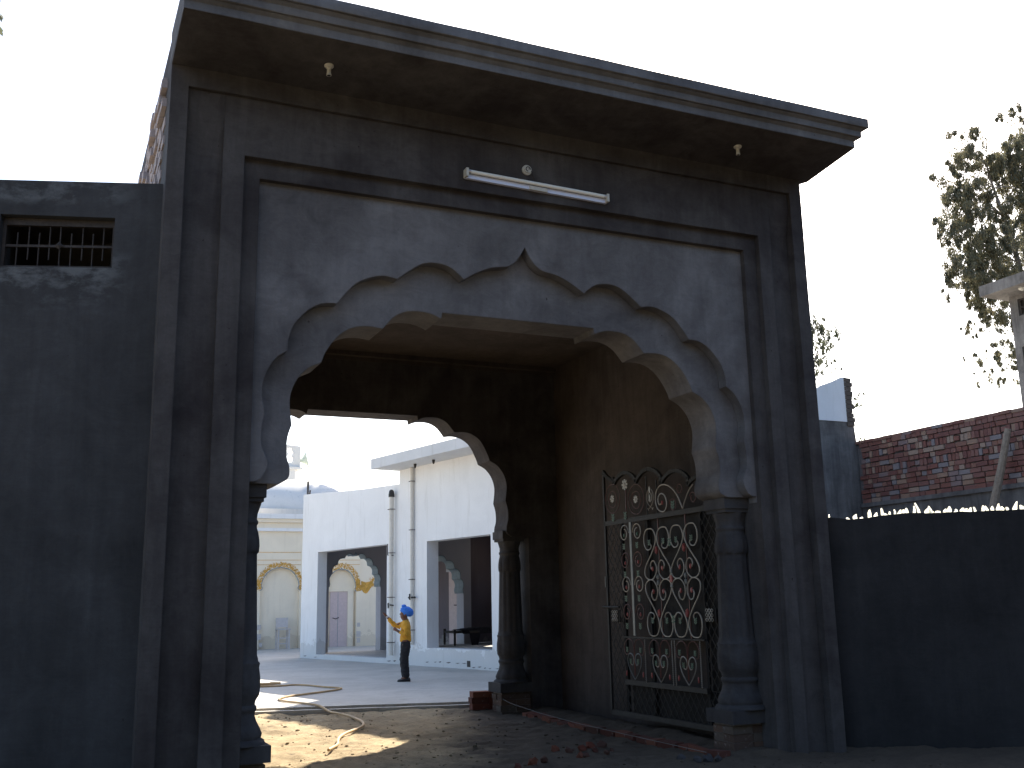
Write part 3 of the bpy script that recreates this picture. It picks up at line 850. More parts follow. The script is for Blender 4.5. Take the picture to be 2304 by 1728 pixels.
# flat bar and chains
gl(MB().box(GX - 0.022, GX - 0.014, 2.085, 2.125, 0.96, 2.165), 'flat_bar', 'dullsilver', 0)
def chain(y, za, zb):
    m_ = MB()
    z = za
    while z < zb:
        m_.blob((GX - 0.018, y, z), 0.008, 0.008, 0.011, 0, 4, 6)
        z += 0.019
    return m_
for y in (1.91, 1.395, 1.345, 0.90):
    gl(chain(y, 0.50, 0.92), 'chain', 'silver')
def leafpair(cy, cz, s_=0.028):
    m_ = MB()
    for k in range(3):
        for sg in (-1, 1):
            m_.obox((GX - 0.022, cy + sg * s_ * 0.45, cz - k * s_ * 0.9), (0.003, 0, 0), Vector((0, sg * 0.5, 0.35)) * s_, Vector((0, 0.12, -sg * 0.2)) * s_)
    return m_
def rose(cy, cz, s_=0.045):
    m_ = MB().blob((GX - 0.02, cy, cz), 0.010, s_ * 0.55, s_ * 1.05, 0.0, 6, 10)
    for k in range(7):
        q = 2 * math.pi * k / 7
        m_.blob((GX - 0.028, cy + math.cos(q) * s_ * 0.32, cz + math.sin(q) * s_ * 0.6), 0.007, s_ * 0.25, s_ * 0.32, 0.1, 4, 6)
    return m_
def floret(cy, cz, s_):
    m_ = MB().blob((GX - 0.024, cy, cz), 0.008, s_ * 0.35, s_ * 0.35, 0, 4, 8)
    for k in range(8):
        q = 2 * math.pi * k / 8
        m_.obox((GX - 0.022, cy + math.cos(q) * s_ * 0.62, cz + math.sin(q) * s_ * 0.62), (0.004, 0, 0), Vector((0, math.cos(q), math.sin(q))) * s_ * 0.38, Vector((0, -math.sin(q), math.cos(q))) * s_ * 0.20)
    return m_
# two large hearts over two inverted hearts
def heart(cy, flip):
    """one half of a heart scroll, drawn for the left half then mirrored"""
    hw = 0.26
    for sg in (-1, 1):
        P = []
        # upper curl, sweeping stem, lower curl (z measured from the middle z=1.535 upwards)
        P += spiral(cy + sg * 0.175, 0.42, 0.030, 0.075, math.radians(250 if sg > 0 else 290), sg * -0.75, 16)
        top = [(cy + sg * 0.14, 0.53), (cy + sg * 0.06, 0.515), (cy + sg * 0.012, 0.44), (cy + sg * 0.03, 0.36), (cy + sg * 0.11, 0.26), (cy + sg * 0.20, 0.17), (cy + sg * 0.245, 0.10), (cy + sg * 0.24, 0.04), (cy + sg * 0.18, -0.005 + 0.01), (cy + sg * 0.10, 0.005), (cy + sg * 0.03, 0.06), (cy + sg * 0.018, 0.13), (cy + sg * 0.06, 0.19), (cy + sg * 0.11, 0.185), (cy + sg * 0.135, 0.145), (cy + sg * 0.115, 0.11), (cy + sg * 0.085, 0.115)]
        curl = [(cy + sg * 0.125, 0.375), (cy + sg * 0.10, 0.345), (cy + sg * 0.13, 0.315), (cy + sg * 0.19, 0.315), (cy + sg * 0.235, 0.37), (cy + sg * 0.238, 0.45), (cy + sg * 0.20, 0.515)]
        pts = scallops(curl + top, set(), 4)
        z_of = (lambda h: 1.535 + h) if not flip else (lambda h: 1.535 - h * 1.08)
        gl(scroll([(y, z_of(h)) for y, h in pts], 0.0068), 'scroll', 'silver')
        for (yy, hh, nm, mt) in ((cy + sg * 0.095, 0.112, 'rose', 'redpaint'),):
            gl(MB().blob((GX - 0.02, yy, z_of(hh)), 0.010, 0.020, 0.026, 0.2, 4, 7), 'rosebud', 'redpaint')
        gl(leafpair(cy + sg * 0.135, z_of(0.385) + 0.02, 0.022), 'leaf_ornament', 'greenpaint', 0)
    gl(rose(cy, 1.535 + (0.30 if not flip else -0.34), 0.042), 'rose', 'redpaint')
    gl(bar(cy, 1.535, cy, 1.535 + (0.64 if not flip else -0.60), 0.0055, 0.005, GX + 0.012), 'stem', 'maroon')
for cy in (1.59, 1.08):
    heart(cy, False); heart(cy, True)
    gl(MB().blob((GX - 0.02, cy, 1.56), 0.012, 0.020, 0.03, 0.1, 4, 8).blob((GX - 0.02, cy, 1.50), 0.012, 0.020, 0.03, 0.1, 4, 8), 'clasp', 'dullsilver')
gl(MB().box(GX - 0.030, GX - 0.012, 1.315, 1.355, 1.50, 1.57), 'clasp', 'redpaint')
gl(MB().blob((GX - 0.02, 1.335, 1.61), 0.012, 0.022, 0.025, 0.1, 4, 8).blob((GX - 0.02, 1.335, 1.46), 0.012, 0.022, 0.025, 0.1, 4, 8), 'clasp', 'dullsilver')
for z in (1.93, 1.16): gl(leafpair(1.335, z, 0.030), 'leaf_ornament', 'greenpaint', 0)
# narrow column of paired curls left of the hearts
for z, mt in ((2.03, 'silver'), (1.73, 'maroon'), (1.47, 'silver'), (1.18, 'maroon')):
    for cy, sg in ((2.235, 1), (1.965, -1)):
        rr = 0.10
        gl(scroll(spiral(cy, z + 0.02, rr, 0.045, math.radians(180 if sg > 0 else 0), sg * -1.25, 34, 0.95), 0.006), 'scroll', mt)
        gl(leafpair(cy + 0.01, z - 0.10, 0.024), 'leaf_ornament', 'greenpaint', 0)
        gl(MB().blob((GX - 0.02, cy, z), 0.009, 0.016, 0.022, 0.2, 4, 7), 'rosebud', 'redpaint' if mt == 'maroon' or z < 1.6 else 'greenpaint')
# three small hearts in the lower panel, dark red curls above them
for cy in (2.13, 1.625, 1.12):
    for sg in (-1, 1):
        hp = [(cy, 0.505), (cy + sg * 0.05, 0.55), (cy + sg * 0.11, 0.62), (cy + sg * 0.138, 0.69), (cy + sg * 0.125, 0.75), (cy + sg * 0.08, 0.775), (cy + sg * 0.03, 0.75), (cy + sg * 0.012, 0.70), (cy + sg * 0.04, 0.655), (cy + sg * 0.075, 0.665)]
        gl(scroll(scallops(hp, set(), 4), 0.0058), 'scroll', 'silver' if cy < 2.0 else 'dullsilver')
        rp = [(cy + sg * 0.008, 0.55), (cy + sg * 0.008, 0.83), (cy + sg * 0.05, 0.91), (cy + sg * 0.13, 0.92), (cy + sg * 0.195, 0.86), (cy + sg * 0.19, 0.78), (cy + sg * 0.14, 0.76), (cy + sg * 0.11, 0.80)]
        gl(scroll(scallops(rp, set(), 4), 0.005), 'scroll', 'maroon')
        gl(leafpair(cy + sg * 0.075, 0.71, 0.02), 'leaf_ornament', 'greenpaint', 0)
        gl(leafpair(cy + sg * 0.135, 0.83, 0.02), 'leaf_ornament', 'greenpaint', 0)
        gl(MB().blob((GX - 0.02, cy + sg * 0.17, 0.565), 0.008, 0.014, 0.03, 0.2, 4, 7), 'rosebud', 'redpaint')
# crest panel: two ringed flowers, a star flower on a stem, the emblem, a large curl
for cy, cz in ((2.46, 2.455), (1.955, 2.40)):
    gl(scroll(spiral(cy, cz, 0.165, 0.16, 0, 1.0, 34), 0.0045), 'ring', 'maroon')
    gl(scroll(spiral(cy, cz - 0.01, 0.10, 0.085, 0, 1.0, 28), 0.0045), 'ring', 'maroon')
    gl(floret(cy, cz, 0.042), 'flower', 'silver', 0)
gl(floret(2.175, 2.585, 0.060), 'flower', 'silver', 0)
gl(bar(2.175, 2.54, 2.175, 2.22, 0.005, 0.005, GX - 0.015), 'stem', 'maroon')
for cy in (2.46, 2.19): gl(leafpair(cy, 2.27, 0.03), 'leaf_ornament', 'greenpaint', 0)
gl(bar(1.765, 2.21, 1.765, 2.63, 0.006, 0.006), 'stem', 'ironbar')
gl(bar(1.565, 2.21, 1.565, 2.57, 0.006, 0.006), 'stem', 'ironbar')
em = MB()   # emblem: double-edged blade, ring, two curved blades crossing below
ey, ez = 1.668, 2.40
em.prism([(ey, ez + 0.115), (ey + 0.016, ez + 0.085), (ey + 0.010, ez + 0.045), (ey - 0.010, ez + 0.045), (ey - 0.016, ez + 0.085)], (), GX - 0.026, GX - 0.018, axis='x')
em.prism([(ey, ez + 0.03), (ey + 0.011, ez - 0.01), (ey + 0.008, ez - 0.04), (ey, ez - 0.055), (ey - 0.008, ez - 0.04), (ey - 0.011, ez - 0.01)], (), GX - 0.026, GX - 0.018, axis='x')
em.tube([(GX - 0.02, ey + 0.034 * math.cos(a), ez - 0.005 + 0.050 * math.sin(a)) for a in [2 * math.pi * i / 20 for i in range(20)]], 0.0048, 6, True)
for sg in (-1, 1):
    bl = scallops([(ey + sg * 0.030, ez + 0.075), (ey + sg * 0.058, ez + 0.035), (ey + sg * 0.068, ez - 0.015), (ey + sg * 0.050, ez - 0.065), (ey + sg * 0.012, ez - 0.10), (ey - sg * 0.045, ez - 0.135)], set(), 4)
    em.tube([(GX - 0.02, y, z) for y, z in bl], [0.003 + 0.004 * math.sin(math.pi * min(1, 0.15 + i / len(bl))) for i in range(len(bl))], 6)
    em.tube([(GX - 0.02, ey - sg * 0.052, ez - 0.118), (GX - 0.02, ey - sg * 0.038, ez - 0.142)], 0.0045, 5)
gl(em, 'emblem', 'silver')
gl(scroll(scallops([(1.46, 2.305), (1.495, 2.30), (1.515, 2.34), (1.50, 2.385), (1.45, 2.41), (1.39, 2.385), (1.355, 2.32), (1.37, 2.25), (1.43, 2.22), (1.52, 2.25), (1.565, 2.34), (1.54, 2.44), (1.46, 2.495), (1.35, 2.49), (1.24, 2.44), (1.15, 2.36), (1.09, 2.26), (1.065, 2.225), (1.04, 2.27), (0.95, 2.38), (0.87, 2.44)], set(), 4), 0.007), 'scroll', 'silver')
gl(scroll(spiral(1.24, 2.27, 0.07, 0.04, 0.3, 1.1, 24), 0.0045), 'scroll', 'maroon')
gl(scroll(spiral(1.11, 2.42, 0.055, 0.03, 0.3, 1.1, 24), 0.0045), 'scroll', 'maroon')
gl(scroll(spiral(0.88, 2.31, 0.06, 0.03, 0.3, 1.1, 24), 0.0045), 'scroll', 'maroon')
gl(leafpair(1.24, 2.30, 0.03), 'leaf_ornament', 'greenpaint', 0)
gl(MB().blob((GX - 0.02, 1.44, 2.315), 0.009, 0.018, 0.024, 0.2, 4, 7), 'rosebud', 'redpaint')
# filigree lock plates and the bolt
def plate(cy, cz, s_):
    m_ = MB()
    for i in range(-2, 3):
        for j in range(-2, 3):
            if (i + j) % 2 == 0 or abs(i) == abs(j):
                m_.tube([(GX - 0.028, cy + i * s_ * 0.40 + 0.017 * math.cos(q), cz + j * s_ * 0.40 + 0.014 * math.sin(q)) for q in [2 * math.pi * k / 8 for k in range(8)]], 0.0045, 4, True)
    return m_
gl(MB().box(GX - 0.020, GX - 0.012, 0.60, 0.80, 1.11, 1.24), 'lock_plate', 'iron')
gl(plate(0.70, 1.175, 0.055), 'filigree', 'silver')
gl(MB().box(GX - 0.020, GX - 0.012, 2.40, 2.60, 1.10, 1.23), 'lock_plate', 'iron')
gl(plate(2.50, 1.165, 0.055), 'filigree', 'silver')
gl(MB().tube([(GX - 0.035, 2.74, 1.262), (GX - 0.035, 2.38, 1.258)], 0.014, 8).tube([(GX - 0.035, 2.55, 1.26), (GX - 0.06, 2.55, 1.22)], 0.008, 6), 'bolt', 'ironbar')
gl(MB().box(GX - 0.02, GX + 0.02, 2.695, 2.705, 1.48, 1.60), 'striker', 'dullsilver')
for z in (0.5, 1.9): gl(MB().tube([(GX, 0.505, z), (GX, 0.505, z + 0.12)], 0.016, 8), 'hinge', 'iron')

# ------------------------------------------------------------------ things on the soil
bm1 = MB().box(-0.115, 0.115, -0.055, 0.055, -0.035, 0.035).mesh('brick', 'brickdark', 0)
stack = [(3.28, 5.05, 0.04, 0.1), (3.05, 5.10, 0.04, 0.1), (3.27, 5.06, 0.115, 0.08), (3.04, 5.11, 0.115, 0.12), (3.28, 5.04, 0.19, 0.06), (3.05, 5.09, 0.19, 0.12)]
slab_lab = ['dark brick at the bottom of the small stack, next to the rear column', 'dark brick at the bottom of the small stack, on its courtyard side', 'middle brick of the small stack, next to the rear column', 'middle brick of the small stack, on its courtyard side', 'top brick of the small stack, next to the rear column', 'top brick of the small stack, on its courtyard side']
for (x, y, z, a), lb in zip(stack, slab_lab):
    o = tag(link('stacked_brick', bm1), lb, 'brick', 'bricks stacked beside the rear column')
    o.location = (x - 0.16, y - 0.12, z + 0.01); o.rotation_euler = (0, 0, a - 0.25); o.scale = (1.0, 1.6, 1.0)
# half-buried row of bricks along the right side
ROW = thing('brick_edging', 'half buried row of broken bricks along the right side of the passage', 'edging', (3.06, 2, 0))
y = 0.0
while y < 4.1:
    L = random.uniform(0.16, 0.25)
    o = link('brick', bm1, ROW)
    o.location = (0.03 * math.sin(y * 2) + random.uniform(-0.025, 0.025), y - 2 + L / 2, 0.012 + random.uniform(-0.012, 0.012))
    o.rotation_euler = (random.uniform(-0.15, 0.15), random.uniform(-0.1, 0.1), math.pi / 2 + random.uniform(-0.2, 0.2))
    o.scale = (L / 0.24, random.uniform(0.8, 1.1), 1)
    y += L + random.uniform(0.005, 0.05)
# broken pieces
rub = [(2.05, 1.16, .045), (2.06, 0.92, .035), (2.19, 0.90, .04), (2.39, 1.11, .05), (2.47, 1.05, .045), (2.35, 0.96, .035), (2.04, 0.67, .04), (2.03, 0.53, .04), (1.51, 0.51, .045), (1.63, 0.54, .04), (2.25, 0.78, .03), (2.44, 0.82, .03), (2.16, 1.05, .025), (2.3, 0.66, .03), (1.35, 0.46, .03)]
for x, y, s_ in rub:
    o = tag(MB().blob((0, 0, 0), s_ * 1.2, s_ * 0.9, s_ * 0.75, 0.28, 4, 6).build('brick_fragment', 'brickdark', None, 0), 'red broken brick fragment lying on the soil of the passage', 'brick fragment', 'brick fragments on the soil')
    o.location = (x, y, soil_h(x, y) + s_ * 0.35); o.rotation_euler = (random.random(), random.random(), random.random() * 6)
for x, y, s_ in [(2.86, -0.05, .05), (2.75, -0.07, .045), (2.70, 0.10, .04), (2.95, 0.05, .045), (2.88, -0.18, .04)]:
    o = tag(MB().blob((0, 0, 0), s_ * 1.1, s_ * 0.9, s_ * 0.7, 0.25, 4, 6).build('cement_lump', 'column', None, 0), 'grey lump of cement rubble at the foot of the right front column', 'lump', 'cement lumps by the column')
    o.location = (x, y, soil_h(x, y) + s_ * 0.3); o.rotation_euler = (random.random(), random.random(), random.random() * 6)
# mason's string pulled from the brick stack to the front column
st = [(3.0, 4.80, 0.215), (2.99, 4.2, 0.14), (2.98, 3.4, 0.10), (2.93, 2.4, 0.075), (2.90, 1.2, 0.065), (2.92, 0.0, 0.06)]
tag(MB().tube(scallops([(0, 0)] * 0 + [(p[1], p[2]) for p in st], set(), 5) and [(2.99 - 0.02 * i, p[1], p[2]) for i, p in enumerate(st)], 0.0028, 5).build('mason_string', 'string'), 'thin pale string stretched low along the right side of the passage', 'string')
# hose
hp = [(-0.6, 10.2), (0.5, 10.0), (1.06, 9.98), (1.40, 9.93), (1.62, 9.98), (1.80, 9.75), (1.95, 9.2), (2.10, 8.80), (2.02, 8.58), (1.79, 8.32), (1.39, 8.02), (1.05, 7.75), (0.84, 7.40), (0.84, 7.0), (0.98, 6.55), (1.10, 6.05), (1.14, 5.5), (1.18, 4.95), (1.17, 4.45), (1.08, 4.02), (0.92, 3.65), (0.70, 3.30), (0.53, 2.97), (0.43, 2.67), (0.35, 2.40), (0.20, 2.14)]
hs = scallops(hp, set(), 6)
def hz(x, y):
    ke = 5.51 + (3.21 - x) * 0.300
    if y > ke + 0.08: return 0.078
    if y < ke - 0.55: return 0.032 + 0.022 * noise.noise((x * 1.1, y * 1.1, 0.3))
    t = (y - (ke - 0.55)) / 0.63
    t = t * t * (3 - 2 * t)
    return (0.032 + 0.022 * noise.noise((x * 1.1, y * 1.1, 0.3))) * (1 - t) + 0.078 * t
HO = thing('garden_hose', 'tan rubber hose winding from the courtyard out over the soil', 'hose', (1.1, 5.5, 0))
rel(MB().tube([(x, y, hz(x, y)) for x, y in hs], 0.0145, 8).build('hose_line', 'hose', HO), HO)
coil = [(1.15 + 0.28 * math.cos(a), 10.12 + 0.10 * math.sin(a), 0.095 + 0.008 * a / 6) for a in [i * 0.35 for i in range(40)]]
rel(MB().tube(coil, 0.013, 7).build('coil', 'hose', HO), HO)

# ------------------------------------------------------------------ white hall with verandas (local x along its front towards the gate, local y into the building)
BO = (3.98, 19.81, 0.06)
WB = thing('white_hall', 'white limewashed hall with square veranda openings beyond the arch', 'building', BO, math.atan2(-0.9767, 0.2144))
def wb(mb, name, mat, sm=0, parent=None): return mb.build(name, mat, parent or WB, sm)
Z = lambda z: z - 0.06
def R(a, b, c, d_): return [(a, Z(c)), (b, Z(c)), (b, Z(d_)), (a, Z(d_))]
par = [(0.0, -0.2), (5.1, -0.2), (5.1, Z(4.07)), (3.4, Z(4.12)), (1.8, Z(4.20)), (0.9, Z(4.26)), (0.0, Z(4.30))]
wb(MB().prism(par, [R(0.93, 4.48, 0.17, 2.73)], 0.0, 0.26), 'front_wall', 'white')
wb(MB().prism([(5.10, -0.2), (13.5, -0.2), (13.5, Z(4.40)), (5.10, Z(4.40))], [R(6.27, 8.66, 0.44, 2.69), R(9.9, 12.3, 0.44, 2.69)], -0.035, 0.26), 'front_wall', 'white')
wb(MB().box(5.102, 5.38, -0.033, 3.3, Z(4.08), Z(4.38)), 'side_wall', 'white')
wb(MB().box(4.98, 13.6, -0.72, 3.6, Z(4.37), Z(4.60)), 'roof_slab', 'whiteroof')
wb(MB().box(7.55, 13.4, 0.4, 3.4, Z(4.60), Z(6.85)), 'added_roof_block', 'white')  # hidden block, added for the shadow edge it casts on court and soil
wb(MB().box(-0.25, 5.1, 0.262, 3.3, Z(2.98), Z(3.15)), 'ceiling', 'deepshade')
wb(MB().box(5.1, 13.4, 0.262, 3.3, Z(2.98), Z(3.15)), 'ceiling', 'deepshade')
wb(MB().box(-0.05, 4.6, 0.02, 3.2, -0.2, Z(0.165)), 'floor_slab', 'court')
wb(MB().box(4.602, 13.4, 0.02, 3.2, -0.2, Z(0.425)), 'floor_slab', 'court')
wb(MB().prism([(0.25, -0.2), (13.4, -0.2), (13.4, Z(2.98)), (0.25, Z(2.98))], [R(4.95, 5.55, 1.6, 2.5)], 3.15, 3.35), 'back_wall', 'deepshade')
dr = wb(MB().box(2.35, 3.35, 3.10, 3.149, Z(0.17), Z(2.18)), 'door', 'pinkdoor')
wb(MB().box(2.83, 2.86, 3.085, 3.101, Z(0.17), Z(2.18)), 'meeting_strip', 'pinkdoor', 0, dr)
wb(MB().tube([(2.62, 3.08, Z(1.32)), (2.95, 3.08, Z(1.32))], 0.012, 6).tube([(2.80, 3.08, Z(1.22)), (2.80, 3.08, Z(1.12))], 0.02, 6), 'latch', 'dark', 30, dr)
wb(MB().box(2.25, 3.45, 3.08, 3.148, Z(2.18), Z(2.30)), 'door_lintel', 'shade')
# scalloped arch half profile of the verandas
VA = [(0, 2.80), (0.025, 2.75), (0.06, 2.70), (0.15, 2.755), (0.26, 2.735), (0.33, 2.63), (0.43, 2.635), (0.52, 2.57), (0.545, 2.45), (0.63, 2.425), (0.70, 2.34), (0.70, 2.21), (0.76, 2.165), (0.79, 2.06), (0.765, 1.94), (0.785, 1.86)]
def veranda_arch(s0, s1, cx, wid, z0, name, ring, dz=0.0, kmax=3.14):
    half = [(u * wid, z + dz) for u, z in VA]
    h = scallops(half, {2, 5, 8, 11, 14}, 3)
    inner = [(cx - half[-1][0], z0)] + [(cx - u, z) for u, z in reversed(h)] + [(cx + u, z) for u, z in h[1:]] + [(cx + half[-1][0], z0)]
    poly = [(0.262, z0), (0.262, 2.98), (kmax, 2.98), (kmax, z0)] + list(reversed(inner))
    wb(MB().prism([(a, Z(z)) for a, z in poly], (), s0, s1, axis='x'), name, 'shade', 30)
    if ring:
        ins = [(cx - u, z) for u, z in reversed(h)] + [(cx + u, z) for u, z in h[1:]]
        sm_ = [(cx + (a_ - cx) * 0.98, 1.6 + (z - 1.6) * 0.985) for a_, z in ins]
        wb(MB().prism([(a_, Z(z)) for a_, z in ins + list(reversed(sm_))], (), s0 - 0.06, s1 + 0.012, axis='x'), 'arch_lining', 'archgrey', 30)
veranda_arch(-0.04, 0.22, 1.47, 1.0, 0.16, 'end_arch', True)
veranda_arch(4.45, 4.75, 1.12, 1.05, 0.42, 'cross_arch', True, -0.27, 2.16)
wb(MB().box(4.30, 4.44, 2.17, 3.14, Z(0.43), Z(2.98)), 'recess_wall', 'deepshade')
# drain pipes with brackets and a tap
def drain(s_, z0, z1, r, cap=False):
    p = wb(MB().tube([(s_, -0.05 - r, Z(z0)), (s_, -0.05 - r, Z(z1))], r, 10), 'drain_pipe', 'pipe', 40)
    for i in range(4):
        z = z0 + (z1 - z0) * (0.08 + 0.28 * i)
        wb(MB().tube([(s_ - r * 1.5, -0.05, Z(z)), (s_ - r * 1.05, -0.06 - 2 * r, Z(z)), (s_ + r * 1.05, -0.06 - 2 * r, Z(z)), (s_ + r * 1.5, -0.05, Z(z))], 0.008, 5), 'clamp', 'rust', 0, p)
    if cap:
        wb(MB().lathe((s_, -0.05 - r, 0), [(r * 1.25, Z(z1)), (r * 1.25, Z(z1) + 0.06), (r * 1.0, Z(z1) + 0.14), (r * 0.5, Z(z1) + 0.17)], 12), 'pipe_cap', 'dark', 40, p)
    return p
drain(4.86, 0.25, 3.78, 0.055, True)
p2 = drain(5.74, 0.50, 4.36, 0.042)
wb(MB().tube([(4.72, -0.12, Z(2.72)), (4.72, -0.12, Z(2.47)), (4.98, -0.12, Z(2.45))], 0.012, 6), 'bracket', 'rust', 0)
wb(MB().tube([(5.62, -0.10, Z(1.50)), (5.92, -0.12, Z(1.50))], 0.022, 6).tube([(5.76, -0.16, Z(1.45)), (5.76, -0.16, Z(1.58))], 0.016, 6), 'tap', 'dark', 30)
wb(MB().tube([(4.78, -0.14, Z(1.36)), (5.02, -0.14, Z(1.34))], 0.018, 6).tube([(4.86, -0.18, Z(1.28)), (4.86, -0.18, Z(1.40))], 0.014, 6), 'tap', 'dark', 30)
wb(MB().box(7.78, 7.90, -0.036, -0.039, Z(0.10), Z(0.22)), 'drain_hole', 'dark')
for sa, sb, zb in ((6.2, 7.7, 0.16), (7.95, 9.4, 0.10), (0.2, 1.0, 0.10), (4.5, 5.05, 0.12)):
    cr = MB()
    x = sa
    while x < sb:
        l_ = random.uniform(0.05, 0.22)
        zz = zb + 0.03 * noise.noise((x * 3, 0, 0))
        h_ = random.uniform(0.006, 0.018)
        cr.prism([(x, Z(zz)), (x + l_ * 0.5, Z(zz) - h_), (x + l_, Z(zz) + 0.01), (x + l_ * 0.6, Z(zz) + h_)], (), -0.0385, -0.0355) if sa > 5.2 else cr.prism([(x, Z(zz)), (x + l_ * 0.5, Z(zz) - h_), (x + l_, Z(zz) + 0.01), (x + l_ * 0.6, Z(zz) + h_)], (), -0.004, -0.0005)
        x += l_ * random.uniform(1.0, 3.2)
    tag(wb(cr, 'flaked_plaster', 'mortar'), kind='stuff')
for s_, z in ((6.3, 4.36), (7.05, 4.36)):
    wb(MB().lathe((s_, -0.35, Z(z)), [(0.015, -0.09), (0.03, -0.05), (0.035, 0.0)], 8), 'lamp_hook', 'dark', 30)
wb(MB().tube([(-0.02, 0.12, Z(4.28)), (-0.02, 0.12, Z(4.66))], 0.018, 6).tube([(0.06, 0.12, Z(4.28)), (0.04, 0.12, Z(4.68))], 0.012, 6).tube([(0.12, 0.12, Z(4.28)), (0.15, 0.12, Z(4.42))], 0.02, 6), 'parapet_rods', 'rust', 30)

# cot with a black cloth in the right-hand veranda
ca, sa = math.cos(WB.rotation_euler.z), math.sin(WB.rotation_euler.z)
def W2(s_, k, z): return (BO[0] + ca * s_ - sa * k, BO[1] + sa * s_ + ca * k, z)
CT = thing('string_cot', 'dark wooden string cot standing in the right veranda', 'cot', W2(5.35, 2.05, 0.425), WB.rotation_euler.z + 1.32)
for (x, y) in ((-0.80, -0.36), (0.80, -0.36), (-0.80, 0.36), (0.80, 0.36)):
    MB().lathe((x, y, 0), [(0.022, 0), (0.03, 0.08), (0.026, 0.2), (0.034, 0.30), (0.03, 0.36)], 8).build('leg', 'cot', CT)
for a in ((-0.8, -0.36, 0.8, -0.36), (-0.8, 0.36, 0.8, 0.36), (-0.8, -0.36, -0.8, 0.36), (0.8, -0.36, 0.8, 0.36)):
    MB().tube([(a[0], a[1], 0.29), (a[2], a[3], 0.29)], 0.024, 8).build('rail', 'cot', CT)
g = MB()
for i in range(22):
    g.tube([(-0.78, -0.34 + 0.68 * i / 21, 0.30), (0.78, -0.34 + 0.68 * i / 21, 0.295)], 0.006, 4)
for i in range(40):
    g.tube([(-0.78 + 1.56 * i / 39, -0.34, 0.298), (-0.78 + 1.56 * i / 39, 0.34, 0.303)], 0.005, 4)
tag(g.build('webbing', 'cot', CT, 0), kind='stuff')
g = MB(); nx_, ny_ = 26, 14
vs_, fs_ = [], []
for j in range(ny_ + 1):
    for i in range(nx_ + 1):
        u, v = i / nx_, j / ny_
        x = -0.62 + 1.4 * u
        y = 0.36 - 0.80 * v
        z = 0.33 + 0.07 * math.sin(u * 3.1) * (0.6 + 0.4 * noise.noise((x * 5, y * 5, 1))) + 0.02 * noise.noise((x * 12, y * 12, 3))
        if y < -0.36:
            hang = (-0.36 - y)
            z = 0.33 - (hang * 4.2 if 0.12 < u < 0.30 else hang * 1.0)
            y = -0.385
        vs_.append((x, y, z))
for j in range(ny_):
    for i in range(nx_):
        a = j * (nx_ + 1) + i
        fs_.append((a, a + 1, a + nx_ + 2, a + nx_ + 1))
g.add(vs_, fs_)
cl = tag(g.build('cloth', 'cloth', None, 180), 'black cloth thrown over the string cot with an end hanging down', 'cloth')
cl.location = CT.location; cl.rotation_euler = CT.rotation_euler

# ------------------------------------------------------------------ cream shrine building behind, with gold-painted niches
CB = thing('cream_shrine', 'cream shrine hall with gold floral bands over its arched niches', 'building', (6.0, 26.4, 0.06))
def cbp(mb, name, mat, sm=0, parent=None): return rel(mb.build(name, mat, CB, sm), CB)
NA = [(0, 2.66), (0.04, 2.62), (0.12, 2.62), (0.24, 2.585), (0.36, 2.52), (0.46, 2.42), (0.54, 2.30), (0.59, 2.17), (0.605, 2.05), (0.575, 1.98), (0.60, 1.93), (0.64, 1.90)]
def niche(cx, w, zoff=0.0, z0=0.0):
    h = scallops([(u * w, z + zoff) for u, z in NA], {1}, 3)
    return [(cx - h[-1][0], z0)] + [(cx - u, z) for u, z in reversed(h)] + [(cx + u, z) for u, z in h[1:]] + [(cx + h[-1][0], z0)]
nA, nB, nC = niche(4.80, 1.0), niche(6.83, 0.80, -0.06), niche(9.2, 1.0)
cw = [(1.5, -0.2), (1.5, 3.86), (14, 3.86), (14, -0.2)]
def with_notches(nl):
    pl = [(1.5, -0.2), (1.5, 3.86), (14, 3.86), (14, -0.2)]
    low = []
    for nn in sorted(nl, key=lambda q: -q[0][0]):
        low += list(reversed([(nn[0][0], -0.2)] + nn[1:-1] + [(nn[-1][0], -0.2)]))
    return pl + low
cbp(MB().prism(with_notches([nA, nB, nC]), (), 26.40, 26.55), 'front_wall', 'cream', 30)
cbp(MB().box(1.5, 14, 26.552, 31.0, -0.2, 3.86), 'hall_body', 'cream')
for nn in (nA, nB, nC):
    rim = MB()
    pts = nn[1:-1]
    for a, b in zip(pts[:-1], pts[1:]):
        rim.tube([(a[0], 26.395, a[1]), (b[0], 26.395, b[1])], 0.014, 5)
    cbp(rim, 'niche_rim', 'bluegrey', 0)
for i, (z0_, z1_, d_) in enumerate(((3.80, 3.90, 0.10), (3.902, 4.08, 0.05), (4.082, 4.20, 0.13), (4.202, 4.36, 0.20))):
    cbp(MB().box(1.4, 14.1, 26.40 - d_, 27.0, z0_, z1_), 'cornice', 'white' if i in (0, 3) else 'cream')
for z in (3.12, 2.87, 2.72):
    for xa, xb in ((4.04, 5.46), (6.2, 7.45)):
        cbp(MB().box(xa, xb, 26.392, 26.3995, z - 0.007, z + 0.007), 'groove_line', 'gold')
cbp(MB().box(3.93, 3.99, 26.375, 26.3995, 0.1, 3.78), 'pilaster', 'cream')
cbp(MB().box(7.47, 7.50, 26.385, 26.3995, 2.05, 3.2), 'pilaster', 'cream')
